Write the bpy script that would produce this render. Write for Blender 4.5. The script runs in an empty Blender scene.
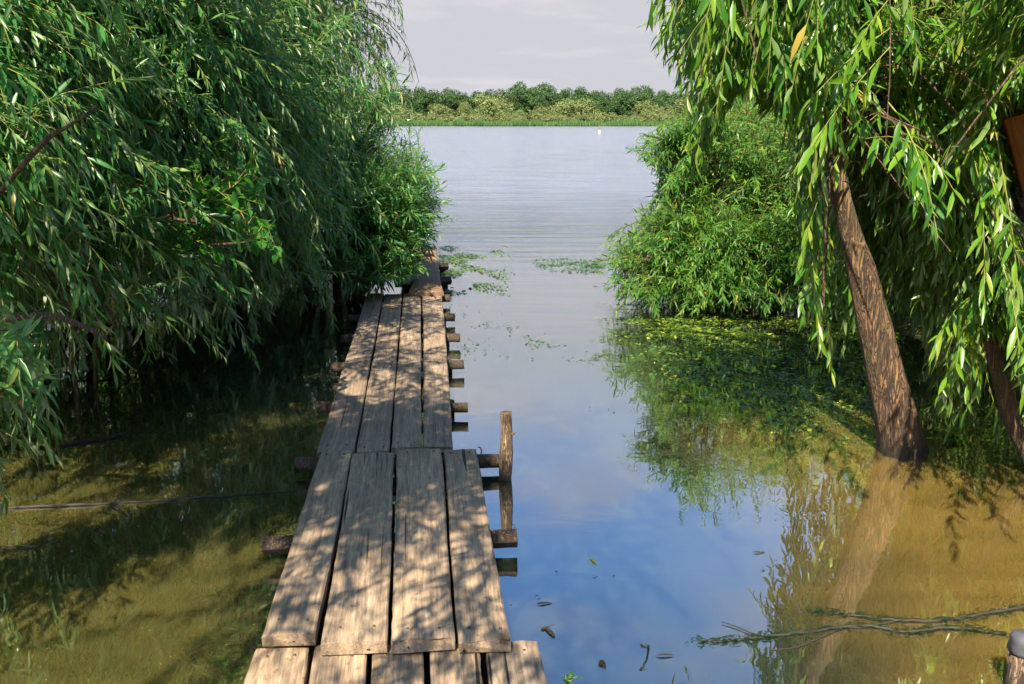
import bpy, math, random
import numpy as np
from mathutils import Vector, Matrix

rng = np.random.default_rng(11)
random.seed(5)
scene = bpy.context.scene
COL = scene.collection

# ------------------------------------------------------------------ camera
H, F = 1.75, 1000.0
PITCH = math.atan((342 - 119) / F)
CP, SP = math.cos(PITCH), math.sin(PITCH)
cam_d = bpy.data.cameras.new('camera')
cam_d.sensor_width = 36.0
cam_d.lens = 36.0 * F / 1024.0
cam_d.clip_start, cam_d.clip_end = 0.05, 6000
cam = bpy.data.objects.new('camera', cam_d)
cam.location = (0, 0, H)
cam.rotation_euler = (math.pi / 2 - PITCH, 0, 0)
COL.objects.link(cam)
scene.camera = cam


def ray(px, py):
    a, b = (px - 512) / F, (342 - py) / F
    return np.array([a, CP + b * SP, -SP + b * CP])


def on_z(px, py, z=0.0):
    d = ray(px, py)
    t = (z - H) / d[2]
    return np.array([0, 0, H]) + d * t


def at_y(px, py, y):
    d = ray(px, py)
    return np.array([0, 0, H]) + d * (y / d[1])


def proj(p):
    p = np.asarray(p, float)
    x, y, z = p[..., 0], p[..., 1], p[..., 2] - H
    dep = np.maximum(y * CP - z * SP, 1e-3)
    return 512 + F * x / dep, 342 - F * (y * SP + z * CP) / dep


# ------------------------------------------------------------------ scene helpers
def tag(o, label=None, cat=None, group=None, kind=None):
    if label: o['label'] = label
    if cat: o['category'] = cat
    if group: o['group'] = group
    if kind: o['kind'] = kind
    return o


def empty(name, loc, label, cat, group=None):
    o = bpy.data.objects.new(name, None)
    o.empty_display_size = 0.2
    o.location = loc
    COL.objects.link(o)
    return tag(o, label, cat, group)


def link_mesh(name, me, parent=None):
    o = bpy.data.objects.new(name, me)
    COL.objects.link(o)
    if parent is not None:
        o.parent = parent
        bpy.context.view_layer.update()
        o.matrix_parent_inverse = Matrix.Translation(-Vector(parent.location))
    return o


def copy_thing(root, loc, rz=0.0, s=1.0, label=None, group=None, sz=None):
    r = root.copy(); COL.objects.link(r)
    r.location = loc; r.rotation_euler = (0, 0, rz); r.scale = (s, s, sz or s)
    if label: r['label'] = label
    if group: r['group'] = group
    for ch in list(root.children):
        c = ch.copy(); COL.objects.link(c); c.parent = r
    return r


class MB:
    """collects quads; builds ONE mesh"""
    def __init__(self):
        self.v, self.q, self.m, self.r, self.n = [], [], [], [], 0

    def add(self, v, q, mat=0, rnd=None):
        v = np.asarray(v, np.float32).reshape(-1, 3); q = np.asarray(q, np.int32).reshape(-1, 4)
        self.v.append(v); self.q.append(q + self.n)
        self.m.append(np.full(len(q), mat, np.int32))
        self.r.append(np.zeros(len(v), np.float32) if rnd is None else np.asarray(rnd, np.float32))
        self.n += len(v)

    def build(self, name, mats, parent=None, smooth=True, origin=None):
        v = np.concatenate(self.v); q = np.concatenate(self.q)
        if origin is not None:
            v = v - np.asarray(origin, np.float32)
        me = bpy.data.meshes.new(name)
        me.vertices.add(len(v)); me.vertices.foreach_set('co', v.ravel())
        me.loops.add(q.size); me.loops.foreach_set('vertex_index', q.ravel())
        me.polygons.add(len(q))
        me.polygons.foreach_set('loop_start', np.arange(0, q.size, 4, dtype=np.int32))
        me.polygons.foreach_set('material_index', np.concatenate(self.m))
        me.polygons.foreach_set('use_smooth', np.full(len(q), smooth))
        for m in mats: me.materials.append(m)
        a = me.attributes.new('rnd', 'FLOAT', 'POINT')
        a.data.foreach_set('value', np.concatenate(self.r))
        me.update(calc_edges=True)
        me.validate()
        o = bpy.data.objects.new(name, me)
        COL.objects.link(o)
        if parent is not None: o.parent = parent
        if origin is not None and parent is None: o.location = origin
        return o


def norm(a):
    return a / np.maximum(np.linalg.norm(a, axis=-1, keepdims=True), 1e-9)


def smooth_poly(pts, n):
    pts = np.asarray(pts, float)
    P = np.vstack([2 * pts[0] - pts[1], pts, 2 * pts[-1] - pts[-2]])
    out = []
    m = len(pts) - 1
    for u in np.linspace(0, m - 1e-6, n):
        i = int(u); t = u - i
        p0, p1, p2, p3 = P[i], P[i + 1], P[i + 2], P[i + 3]
        out.append(0.5 * ((2 * p1) + (-p0 + p2) * t + (2 * p0 - 5 * p1 + 4 * p2 - p3) * t * t + (-p0 + 3 * p1 - 3 * p2 + p3) * t ** 3))
    return np.array(out)


def tubes(mb, P, R, sides=3, mat=0, rnd=0.5, rough=0.0):
    """P (N,K,3) polylines, R (N,K) radii"""
    P = np.asarray(P, float); R = np.asarray(R, float)
    N, K, _ = P.shape
    T = np.empty_like(P)
    T[:, 1:-1] = P[:, 2:] - P[:, :-2]; T[:, 0] = P[:, 1] - P[:, 0]; T[:, -1] = P[:, -1] - P[:, -2]
    T = norm(T)
    ref = np.where(np.abs(T[:, :1, 2:3]) > 0.85, np.array([1.0, 0.15, 0]), np.array([0, 0, 1.0]))
    ref = np.broadcast_to(ref, P.shape)
    A = norm(np.cross(T, ref)); B = np.cross(T, A)
    ang = np.arange(sides) * 2 * math.pi / sides
    rr = R[:, :, None] * np.ones(sides)
    if rough:
        k = np.arange(K)[None, :, None]; a = ang[None, None, :]
        ph = rng.uniform(0, 6, (N, 1, 1))
        rr = rr * (1 + rough * (0.5 * np.sin(3 * a + ph + 0.11 * k) + 0.35 * np.sin(7 * a + 0.23 * k + 2 * ph)
                                + 0.3 * np.sin(13 * a - 0.19 * k + ph) + 0.5 * rng.uniform(-1, 1, (N, K, sides))))
    V = P[:, :, None] + A[:, :, None] * (np.cos(ang)[:, None] * rr[..., None]) + B[:, :, None] * (np.sin(ang)[:, None] * rr[..., None])
    idx = np.arange(N * K * sides).reshape(N, K, sides)
    nx = np.roll(idx, -1, axis=2)
    Q = np.stack([idx[:, :-1], nx[:, :-1], nx[:, 1:], idx[:, 1:]], axis=-1)
    mb.add(V, Q, mat, np.full(N * K * sides, rnd))
    if sides % 2 == 0 and sides >= 4:           # close the ends with quad strips
        caps = []
        for kk in (0, K - 1):
            for i in range(sides // 2 - 1):
                caps.append(np.stack([idx[:, kk, i], idx[:, kk, i + 1], idx[:, kk, sides - 2 - i], idx[:, kk, sides - 1 - i]], -1))
        mb.q.append(np.concatenate(caps).astype(np.int32) + (mb.n - N * K * sides))
        mb.m.append(np.full(len(np.concatenate(caps)), mat, np.int32))


def leaves(mb, O, D, L, W, Nrm, stations=4, across=3, curl=0.25, fold=0.35, mat=0, rnd=None, ovate=False):
    n = len(O)
    if n == 0: return
    u = np.linspace(0, 1, stations)
    if ovate: w = np.sin(np.pi * u ** 0.62) ** 0.8
    else: w = np.sin(np.pi * np.clip(u, 0, 1) ** 0.85) ** 0.8
    w = np.maximum(w, 0.05); w[-1] = 0.02
    if stations == 3: w = np.array([0.12, 1.0, 0.04])
    D = norm(D); Nn = norm(Nrm - (Nrm * D).sum(-1, keepdims=True) * D); S = np.cross(D, Nn)
    v = np.linspace(-1, 1, across)
    L = L[:, None, None, None]; W = W[:, None, None, None]
    cu = (curl * rng.uniform(-0.3, 1.6, n))[:, None, None, None]
    U = u[None, :, None, None]; Wt = w[None, :, None, None]; Vv = v[None, None, :, None]
    V = (O[:, None, None] + D[:, None, None] * L * U - Nn[:, None, None] * (cu * L * U * U)
         + S[:, None, None] * (W * Wt * Vv * 0.5) + Nn[:, None, None] * (fold * W * 0.5 * Wt * np.abs(Vv)))
    idx = np.arange(n * stations * across).reshape(n, stations, across)
    Q = np.stack([idx[:, :-1, :-1], idx[:, :-1, 1:], idx[:, 1:, 1:], idx[:, 1:, :-1]], -1)
    if rnd is None: rnd = rng.uniform(0, 1, n)
    mb.add(V, Q, mat, np.repeat(rnd, stations * across))


def shoots(P0, D0, Ln, grav, K=9, wob=0.25):
    N = len(P0)
    P = np.empty((N, K, 3)); P[:, 0] = P0
    d = norm(D0); st = (Ln / (K - 1))[:, None]
    g = np.zeros((N, 3)); g[:, 2] = -grav
    for k in range(1, K):
        P[:, k] = P[:, k - 1] + d * st
        d = norm(d + g * st * 2 + rng.normal(0, wob, (N, 3)) * st)
    return P


def leafy(mb, P, spacing, LL, LW, ang=50, droop=0.4, t0=0.08, stations=4, across=3, bias=0.0, ovate=False, curl=0.25,
          twig=(0.003, 0.001), mats=(0, 1), spread=0.25, keep=None):
    """twigs along polylines P (N,K,3), leaves set alternately along them"""
    N, K, _ = P.shape
    R = np.linspace(twig[0], twig[1], K)[None] * np.ones((N, 1))
    tubes(mb, P, R, 3, mats[1], 0.5)
    seg = np.linalg.norm(P[:, 1:] - P[:, :-1], axis=-1).sum(1)
    M = np.maximum(3, (seg * (1 - t0) / spacing).astype(int))
    sid = np.repeat(np.arange(N), M)
    k = np.concatenate([np.arange(m) for m in M])
    t = t0 + (1 - t0) * (k + rng.uniform(0, 0.9, len(k))) / M[sid]
    t = np.clip(t, 0, 0.999)
    f = t * (K - 1); i = f.astype(int); fr = (f - i)[:, None]
    O = P[sid, i] * (1 - fr) + P[sid, i + 1] * fr
    T = norm(P[sid, i + 1] - P[sid, i])
    ref = np.where(np.abs(T[:, 2:3]) > 0.9, np.array([1.0, 0, 0]), np.array([0, 0, 1.0]))
    A = norm(np.cross(T, ref)); B = np.cross(T, A)
    az = k * 2.4 + rng.uniform(0, 6.28, N)[sid] + rng.normal(0, 0.35, len(k))
    rad = A * np.cos(az)[:, None] + B * np.sin(az)[:, None]
    a = np.radians(ang + rng.normal(0, 12, len(k)))[:, None] * (1 - 0.45 * t[:, None])
    D = T * np.cos(a) + rad * np.sin(a) + np.array([0, 0, -1.0]) * droop * rng.uniform(0.3, 1.5, (len(k), 1)) + rng.normal(0, spread * 0.5, (len(k), 3))
    Nn = np.array([0, 0, 1.0]) + T * 0.6 + rng.normal(0, 0.45, (len(k), 3))
    size = rng.uniform(0.48, 1.15, len(k)) * (1 - 0.35 * t ** 3)
    L = LL * size; W = LW * size * rng.uniform(0.8, 1.2, len(k))
    r = np.clip(rng.normal(0.45, 0.2, len(k)) + bias + 0.18 * (rng.uniform(-1, 1, N)[sid]) + 0.12 * t ** 4, 0, 1)
    # a few yellowed leaves
    r = np.where(rng.uniform(0, 1, len(k)) < 0.006, 1.0, np.minimum(r, 0.93))
    if keep is not None:
        mk = keep(O + norm(D) * L[:, None] * 0.6)
        O, D, L, W, Nn, r = O[mk], D[mk], L[mk], W[mk], Nn[mk], r[mk]
    leaves(mb, O, D, L, W, Nn, stations, across, curl=curl, mat=mats[0], rnd=r, ovate=ovate)


# ------------------------------------------------------------------ materials
class NT:
    def __init__(self, name):
        self.m = bpy.data.materials.new(name); self.m.use_nodes = True
        self.t = self.m.node_tree; self.t.nodes.clear()
        self.out = self.n('ShaderNodeOutputMaterial')

    def n(self, typ, **kw):
        x = self.t.nodes.new(typ)
        for k, v in kw.items():
            if k.startswith('_'): setattr(x, k[1:], v)
            else:
                key = k.replace('__', ' ')
                key = int(key[1:]) if key[0] == 'i' and key[1:].isdigit() else key
                x.inputs[key].default_value = v
        return x

    def l(self, a, b): self.t.links.new(a, b)

    def ramp(self, fac, stops, interp='LINEAR'):
        r = self.n('ShaderNodeValToRGB'); e = r.color_ramp.elements
        r.color_ramp.interpolation = interp
        while len(e) < len(stops): e.new(0.5)
        for el, (p, c) in zip(e, stops):
            el.position = p; el.color = (c, c, c, 1) if isinstance(c, (int, float)) else (*c, 1)
        self.l(fac, r.inputs['Fac']); return r.outputs['Color']

    def math(self, op, a, b=None, clamp=False):
        x = self.n('ShaderNodeMath', _operation=op, _use_clamp=clamp)
        for i, v in enumerate((a, b)):
            if v is None: continue
            if isinstance(v, (int, float)): x.inputs[i].default_value = v
            else: self.l(v, x.inputs[i])
        return x.outputs[0]

    def mix(self, fac, a, b, blend='MIX'):
        x = self.n('ShaderNodeMix', _data_type='RGBA', _blend_type=blend)
        for s, v in ((x.inputs[0], fac), (x.inputs[6], a), (x.inputs[7], b)):
            if isinstance(v, (int, float)): s.default_value = v
            elif isinstance(v, tuple): s.default_value = (*v, 1)
            else: self.l(v, s)
        return x.outputs[2]

    def noise(self, vec, scale, detail=4, rough=0.55, dist=0.0):
        x = self.n('ShaderNodeTexNoise', Scale=scale, Detail=detail, Roughness=rough, Distortion=dist)
        if vec is not None: self.l(vec, x.inputs['Vector'])
        return x.outputs['Fac']

    def mapping(self, vec, scale=(1, 1, 1), loc=(0, 0, 0)):
        x = self.n('ShaderNodeMapping', Scale=scale, Location=loc)
        self.l(vec, x.inputs['Vector']); return x.outputs['Vector']

    def bump(self, h, strength, dist=0.01):
        b = self.n('ShaderNodeBump', Strength=strength, Distance=dist)
        self.l(h, b.inputs['Height']); return b.outputs['Normal']


def leaf_mat(name, dark, mid, light, under, trans=0.35, tcol=(0.16, 0.36, 0.03), rough=0.33, spec=0.5):
    t = NT(name)
    at = t.n('ShaderNodeAttribute', _attribute_name='rnd')
    col = t.ramp(at.outputs['Fac'], [(0.0, dark), (0.45, mid), (0.9, light), (1.0, (0.36, 0.27, 0.05))])
    geo = t.n('ShaderNodeNewGeometry')
    col = t.mix(geo.outputs['Backfacing'], col, t.mix(0.6, col, under))
    p = t.n('ShaderNodeBsdfPrincipled', Roughness=rough)
    p.inputs['Specular IOR Level'].default_value = spec
    t.l(col, p.inputs['Base Color'])
    tr = t.n('ShaderNodeBsdfTranslucent')
    tc = t.mix(0.55, tuple(tcol), t.mix(1.0, col, (2.2, 2.0, 1.2), 'MULTIPLY'))
    t.l(tc, tr.inputs['Color'])
    ms = t.n('ShaderNodeMixShader', Fac=trans)
    t.l(p.outputs[0], ms.inputs[1]); t.l(tr.outputs[0], ms.inputs[2])
    t.l(ms.outputs[0], t.out.inputs['Surface'])
    return t.m


def bark_mat(name, dark, light, scale=(9, 9, 2.2), wet=None, b=0.9):
    t = NT(name)
    geo = t.n('ShaderNodeNewGeometry')
    tc = t.n('ShaderNodeTexCoord')
    v = t.mapping(tc.outputs['Object'], scale)
    n1 = t.noise(v, 3.0, 8, 0.7, 0.5)
    rdg = t.noise(t.mapping(v, (2.6, 2.6, 0.8)), 2.0, 4, 0.55, 1.2)
    fis = t.math('ABSOLUTE', t.math('SUBTRACT', rdg, 0.5))
    h = t.math('ADD', t.math('MULTIPLY', n1, 0.55), t.math('MULTIPLY', t.math('MINIMUM', fis, 0.12), 3.2))
    col = t.ramp(h, [(0.28, dark), (0.5, tuple(0.45 * (a + c) for a, c in zip(dark, light))), (0.78, light)])
    mo = t.noise(t.mapping(tc.outputs['Object'], (2, 2, 1.2)), 2.0, 5)
    col = t.mix(t.ramp(mo, [(0.52, 0.0), (0.7, 0.45)]), col, (0.075, 0.085, 0.03))
    if wet is not None:
        sx = t.n('ShaderNodeSeparateXYZ'); t.l(geo.outputs['Position'], sx.inputs[0])
        w = t.math('ADD', sx.outputs['Z'], t.math('MULTIPLY', t.math('SUBTRACT', n1, 0.5), 0.12))
        col = t.mix(t.ramp(w, [(wet * 0.35, 0.88), (wet * 1.3, 0.0)]), col, (0.018, 0.013, 0.009))
    p = t.n('ShaderNodeBsdfPrincipled', Roughness=0.85)
    t.l(col, p.inputs['Base Color']); t.l(t.bump(h, b, 0.035), p.inputs['Normal'])
    t.l(p.outputs[0], t.out.inputs['Surface'])
    return t.m


def wood_mat(name, dark, mid, light, rough=0.75):
    t = NT(name)
    tc = t.n('ShaderNodeTexCoord'); oi = t.n('ShaderNodeObjectInfo')
    off = t.n('ShaderNodeVectorMath', _operation='MULTIPLY_ADD')
    cb = t.n('ShaderNodeCombineXYZ')
    for i, k in enumerate((13.0, 37.0, 5.0)):
        t.l(t.math('MULTIPLY', oi.outputs['Random'], k), cb.inputs[i])
    ad = t.n('ShaderNodeVectorMath', _operation='ADD')
    t.l(tc.outputs['Object'], ad.inputs[0]); t.l(cb.outputs[0], ad.inputs[1])
    v = ad.outputs[0]
    fine = t.noise(t.mapping(v, (150, 9.0, 150)), 1.0, 6, 0.65, 0.2)
    gr = t.noise(t.mapping(v, (42, 2.4, 42)), 1.0, 6, 0.65, 0.8)
    wob = t.n('ShaderNodeTexNoise', Scale=1.0, Detail=2)
    t.l(t.mapping(v, (5, 1.1, 5)), wob.inputs['Vector'])
    wv = t.n('ShaderNodeVectorMath', _operation='MULTIPLY_ADD'); t.l(wob.outputs['Color'], wv.inputs[0])
    wv.inputs[1].default_value = (0.09, 0.0, 0.0); t.l(v, wv.inputs[2])
    rg = t.noise(t.mapping(wv.outputs[0], (60, 0.35, 8)), 1.0, 2, 0.5)
    big = t.noise(t.mapping(v, (3, 1.6, 3)), 1.6, 5, 0.6)
    spots = t.noise(t.mapping(v, (7, 6, 7)), 4.0, 4, 0.6)
    h = t.math('ADD', t.math('MULTIPLY', fine, 0.42), t.math('ADD', t.math('MULTIPLY', gr, 0.36), t.math('MULTIPLY', rg, 0.24)))
    col = t.ramp(h, [(0.34, dark), (0.50, mid), (0.65, light)])
    col = t.mix(t.ramp(big, [(0.4, 0.0), (0.68, 0.55)]), col, t.mix(1.0, col, (0.52, 0.5, 0.5), 'MULTIPLY'))
    col = t.mix(t.ramp(spots, [(0.60, 0.0), (0.72, 0.6)]), col, (0.045, 0.036, 0.028))
    crack = t.noise(t.mapping(v, (40, 0.7, 40)), 1.0, 3, 0.5, 0.2)
    ck = t.ramp(crack, [(0.29, 1.0), (0.33, 0.0)])
    col = t.mix(ck, col, (0.02, 0.016, 0.012))
    vk = t.n('ShaderNodeTexVoronoi', Scale=1.0); t.l(t.mapping(v, (4.6, 1.5, 4.6)), vk.inputs['Vector'])
    col = t.mix(t.ramp(vk.outputs['Distance'], [(0.05, 0.75), (0.1, 0.0)]), col, (0.05, 0.032, 0.02))
    tint = t.ramp(oi.outputs['Random'], [(0.0, (0.8, 0.8, 0.82)), (0.5, (1.0, 0.97, 0.94)), (1.0, (1.1, 1.03, 0.95))])
    col = t.mix(1.0, col, tint, 'MULTIPLY')
    p = t.n('ShaderNodeBsdfPrincipled', Roughness=rough)
    p.inputs['Specular IOR Level'].default_value = 0.35
    t.l(col, p.inputs['Base Color'])
    hh = t.math('SUBTRACT', t.math('MULTIPLY', fine, 0.8), t.math('MULTIPLY', ck, 1.2))
    t.l(t.bump(hh, 0.5, 0.004), p.inputs['Normal'])
    t.l(p.outputs[0], t.out.inputs['Surface'])
    return t.m


def plain_mat(name, col, rough=0.6, var=0.35, scale=30.0):
    t = NT(name)
    tc = t.n('ShaderNodeTexCoord')
    n = t.noise(tc.outputs['Object'], scale, 5)
    c = t.ramp(n, [(0.3, tuple(x * (1 - var) for x in col)), (0.7, tuple(min(1, x * (1 + var)) for x in col))])
    p = t.n('ShaderNodeBsdfPrincipled', Roughness=rough)
    t.l(c, p.inputs['Base Color']); t.l(t.bump(n, 0.4, 0.01), p.inputs['Normal'])
    t.l(p.outputs[0], t.out.inputs['Surface'])
    return t.m


M = {}
M['leaf_left'] = leaf_mat('willow_leaf_cool', (0.018, 0.078, 0.018), (0.040, 0.155, 0.034), (0.13, 0.25, 0.06), (0.28, 0.33, 0.22), 0.40, (0.09, 0.48, 0.05))
M['leaf_right'] = leaf_mat('willow_leaf_fresh', (0.018, 0.075, 0.010), (0.048, 0.16, 0.014), (0.15, 0.27, 0.02), (0.18, 0.25, 0.10), 0.42, (0.24, 0.52, 0.02))
M['leaf_bush'] = leaf_mat('shrub_leaf', (0.016, 0.068, 0.012), (0.042, 0.135, 0.016), (0.14, 0.24, 0.03), (0.14, 0.19, 0.08), 0.34, (0.12, 0.38, 0.02), 0.45, 0.3)
M['leaf_broad'] = leaf_mat('broad_leaf', (0.012, 0.09, 0.010), (0.03, 0.16, 0.014), (0.08, 0.24, 0.02), (0.08, 0.18, 0.05), 0.4, (0.1, 0.5, 0.02))
M['twig'] = plain_mat('green_twig', (0.17, 0.17, 0.03), 0.6, 0.3)
M['branch'] = bark_mat('branch_bark', (0.05, 0.028, 0.016), (0.26, 0.15, 0.085), (20, 20, 8))
M['bark'] = bark_mat('willow_bark', (0.020, 0.012, 0.007), (0.27, 0.155, 0.08), (9, 9, 2.6), wet=0.10, b=1.0)
M['wood'] = wood_mat('weathered_wood', (0.075, 0.057, 0.042), (0.25, 0.188, 0.128), (0.44, 0.335, 0.225))
M['wood_brown'] = wood_mat('brown_wood', (0.06, 0.035, 0.02), (0.21, 0.125, 0.07), (0.34, 0.22, 0.13))
M['wood_orange'] = wood_mat('stained_wood', (0.10, 0.035, 0.010), (0.34, 0.12, 0.025), (0.45, 0.19, 0.05))
M['log'] = bark_mat('wet_log', (0.03, 0.02, 0.014), (0.22, 0.14, 0.09), (14, 14, 14), wet=0.05)
M['post'] = bark_mat('post_bark', (0.07, 0.045, 0.028), (0.40, 0.27, 0.165), (16, 16, 5), wet=0.06)
M['nail'] = plain_mat('rusty_iron', (0.05, 0.03, 0.022), 0.6)
M['stone'] = plain_mat('grey_stone', (0.05, 0.05, 0.062), 0.75, 0.4, 25)
M['stick'] = plain_mat('dark_stick', (0.016, 0.013, 0.008), 0.7)
M['weed'] = leaf_mat('pond_weed', (0.020, 0.06, 0.010), (0.07, 0.14, 0.016), (0.26, 0.28, 0.03), (0.10, 0.13, 0.04), 0.15, rough=0.3)
M['algae'] = leaf_mat('algae', (0.006, 0.018, 0.004), (0.02, 0.045, 0.008), (0.05, 0.08, 0.012), (0.03, 0.05, 0.012), 0.1)
M['far_leaf_dark'] = leaf_mat('far_leaf_dark', (0.018, 0.05, 0.016), (0.035, 0.085, 0.022), (0.07, 0.12, 0.035), (0.06, 0.09, 0.04), 0.2, (0.08, 0.16, 0.03), 0.6, 0.2)
M['far_leaf_pale'] = leaf_mat('far_leaf_pale', (0.06, 0.10, 0.03), (0.12, 0.16, 0.05), (0.20, 0.23, 0.09), (0.16, 0.19, 0.09), 0.2, (0.18, 0.24, 0.06), 0.6, 0.2)
M['reed'] = leaf_mat('reed_blade', (0.02, 0.055, 0.016), (0.035, 0.085, 0.024), (0.07, 0.12, 0.035), (0.05, 0.085, 0.03), 0.2, (0.07, 0.14, 0.03), 0.6, 0.2)
M['white_paint'] = plain_mat('white_paint', (0.42, 0.38, 0.38), 0.6, 0.1)
M['red_paint'] = plain_mat('red_paint', (0.3, 0.08, 0.07), 0.6, 0.1)


def water_mat():
    t = NT('river_water')
    geo = t.n('ShaderNodeNewGeometry')
    pos = geo.outputs['Position']
    sx = t.n('ShaderNodeSeparateXYZ'); t.l(pos, sx.inputs[0])
    X, Y = sx.outputs['X'], sx.outputs['Y']
    # silt: muddy margins, the right one painted sunlit-bright; channel darkened for sky reflection
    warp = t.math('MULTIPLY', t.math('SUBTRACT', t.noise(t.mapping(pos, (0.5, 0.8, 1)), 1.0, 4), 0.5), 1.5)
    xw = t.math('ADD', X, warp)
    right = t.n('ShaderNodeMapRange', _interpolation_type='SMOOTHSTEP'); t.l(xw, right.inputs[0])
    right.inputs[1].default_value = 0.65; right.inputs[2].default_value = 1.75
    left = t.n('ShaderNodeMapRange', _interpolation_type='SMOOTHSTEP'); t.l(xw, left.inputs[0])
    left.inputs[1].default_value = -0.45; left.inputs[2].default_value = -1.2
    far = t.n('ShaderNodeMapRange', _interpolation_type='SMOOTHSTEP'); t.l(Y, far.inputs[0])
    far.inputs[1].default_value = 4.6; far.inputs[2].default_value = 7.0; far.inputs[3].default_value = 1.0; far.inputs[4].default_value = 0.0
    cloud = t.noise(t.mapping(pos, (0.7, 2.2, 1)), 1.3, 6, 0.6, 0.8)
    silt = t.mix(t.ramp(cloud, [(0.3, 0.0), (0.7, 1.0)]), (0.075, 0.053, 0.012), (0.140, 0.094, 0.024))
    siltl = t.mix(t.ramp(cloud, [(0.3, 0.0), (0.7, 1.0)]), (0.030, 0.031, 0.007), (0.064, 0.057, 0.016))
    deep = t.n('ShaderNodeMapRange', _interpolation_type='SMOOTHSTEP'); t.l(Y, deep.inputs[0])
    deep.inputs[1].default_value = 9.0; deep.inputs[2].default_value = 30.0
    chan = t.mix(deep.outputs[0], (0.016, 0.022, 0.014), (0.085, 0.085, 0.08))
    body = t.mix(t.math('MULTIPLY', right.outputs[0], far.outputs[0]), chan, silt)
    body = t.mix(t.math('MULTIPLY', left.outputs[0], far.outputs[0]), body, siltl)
    p = t.n('ShaderNodeBsdfPrincipled', Roughness=0.6)
    p.inputs['Specular IOR Level'].default_value = 0.0
    p.inputs['Subsurface Weight'].default_value = 1.0
    p.inputs['Subsurface Radius'].default_value = (1.0, 0.8, 0.5)
    p.inputs['Subsurface Scale'].default_value = 0.26
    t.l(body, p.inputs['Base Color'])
    # ripples: open river is wind-ruffled, the inlet is almost glassy
    wind = t.n('ShaderNodeMapRange', _interpolation_type='SMOOTHSTEP'); t.l(Y, wind.inputs[0])
    wind.inputs[1].default_value = 6.0; wind.inputs[2].default_value = 26.0
    wind.inputs[3].default_value = 0.0; wind.inputs[4].default_value = 1.0
    n1 = t.noise(t.mapping(pos, (0.55, 2.6, 1)), 1.0, 6, 0.6, 0.3)
    n2 = t.noise(t.mapping(pos, (0.12, 0.5, 1)), 1.0, 4, 0.55, 0.2)
    n3 = t.noise(t.mapping(pos, (1.0, 1.8, 1)), 1.3, 3, 0.5, 0.6)
    wv = t.math('MULTIPLY', t.math('ADD', t.math('MULTIPLY', n1, 0.085), t.math('MULTIPLY', n2, 0.15)), wind.outputs[0])
    h = t.math('ADD', wv, t.math('MULTIPLY', n3, 0.0025))
    nb = t.bump(h, 1.0, 1.0)
    g = t.n('ShaderNodeBsdfGlossy', Roughness=0.015, Color=(0.96, 0.97, 1.0, 1))
    t.l(nb, g.inputs['Normal'])
    gust = t.ramp(t.noise(t.mapping(pos, (0.28, 0.8, 1)), 1.0, 12, 0.75, 0.3), [(0.36, 0.0), (0.64, 1.0)])
    t.l(t.math('ADD', t.math('MULTIPLY', wind.outputs[0], t.math('ADD', t.math('MULTIPLY', gust, 0.12), 0.13)), 0.012), g.inputs['Roughness'])
    fr = t.n('ShaderNodeFresnel', IOR=1.34); t.l(nb, fr.inputs['Normal'])
    fac = t.math('POWER', fr.outputs[0], 0.36, True)
    ms = t.n('ShaderNodeMixShader')
    t.l(fac, ms.inputs[0]); t.l(p.outputs[0], ms.inputs[1]); t.l(g.outputs[0], ms.inputs[2])
    t.l(ms.outputs[0], t.out.inputs['Surface'])
    return t.m


def ground_mat():
    t = NT('bank_earth')
    geo = t.n('ShaderNodeNewGeometry')
    pos = geo.outputs['Position']
    n = t.noise(pos, 3.0, 8, 0.65); n2 = t.noise(pos, 0.7, 5)
    c = t.ramp(n, [(0.3, (0.035, 0.022, 0.012)), (0.6, (0.11, 0.065, 0.03)), (0.8, (0.17, 0.11, 0.05))])
    c = t.mix(t.ramp(n2, [(0.45, 0.0), (0.6, 0.8)]), c, (0.045, 0.085, 0.02))
    p = t.n('ShaderNodeBsdfPrincipled', Roughness=0.9)
    t.l(c, p.inputs['Base Color']); t.l(t.bump(n, 0.7, 0.05), p.inputs['Normal'])
    t.l(p.outputs[0], t.out.inputs['Surface'])
    return t.m


# ------------------------------------------------------------------ world and sun
SUN = norm(np.array([-0.14, -0.65, 0.75]))
elev = math.asin(SUN[2]); azim = math.atan2(SUN[0], SUN[1])
world = bpy.data.worlds.new('World'); scene.world = world; world.use_nodes = True
nt = world.node_tree; nt.nodes.clear()
wo = nt.nodes.new('ShaderNodeOutputWorld'); bg = nt.nodes.new('ShaderNodeBackground')
sky = nt.nodes.new('ShaderNodeTexSky'); sky.sky_type = 'NISHITA'; sky.sun_disc = False
sky.sun_elevation = elev; sky.sun_rotation = azim
sky.air_density = 1.2; sky.dust_density = 1.0; sky.ozone_density = 2.0
tcw = nt.nodes.new('ShaderNodeTexCoord')
sep = nt.nodes.new('ShaderNodeSeparateXYZ'); nt.links.new(tcw.outputs['Generated'], sep.inputs[0])


def wmath(op, a, b=None, clamp=False):
    x = nt.nodes.new('ShaderNodeMath'); x.operation = op; x.use_clamp = clamp
    for i, v in enumerate((a, b)):
        if v is None: continue
        if isinstance(v, (int, float)): x.inputs[i].default_value = v
        else: nt.links.new(v, x.inputs[i])
    return x.outputs[0]


def wmix(fac, a, b):
    x = nt.nodes.new('ShaderNodeMix'); x.data_type = 'RGBA'
    for s, v in ((x.inputs[0], fac), (x.inputs[6], a), (x.inputs[7], b)):
        if isinstance(v, (int, float)): s.default_value = v
        elif isinstance(v, tuple): s.default_value = (*v, 1)
        else: nt.links.new(v, s)
    return x.outputs[2]


zc = wmath('MAXIMUM', sep.outputs['Z'], 0.0)
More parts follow.
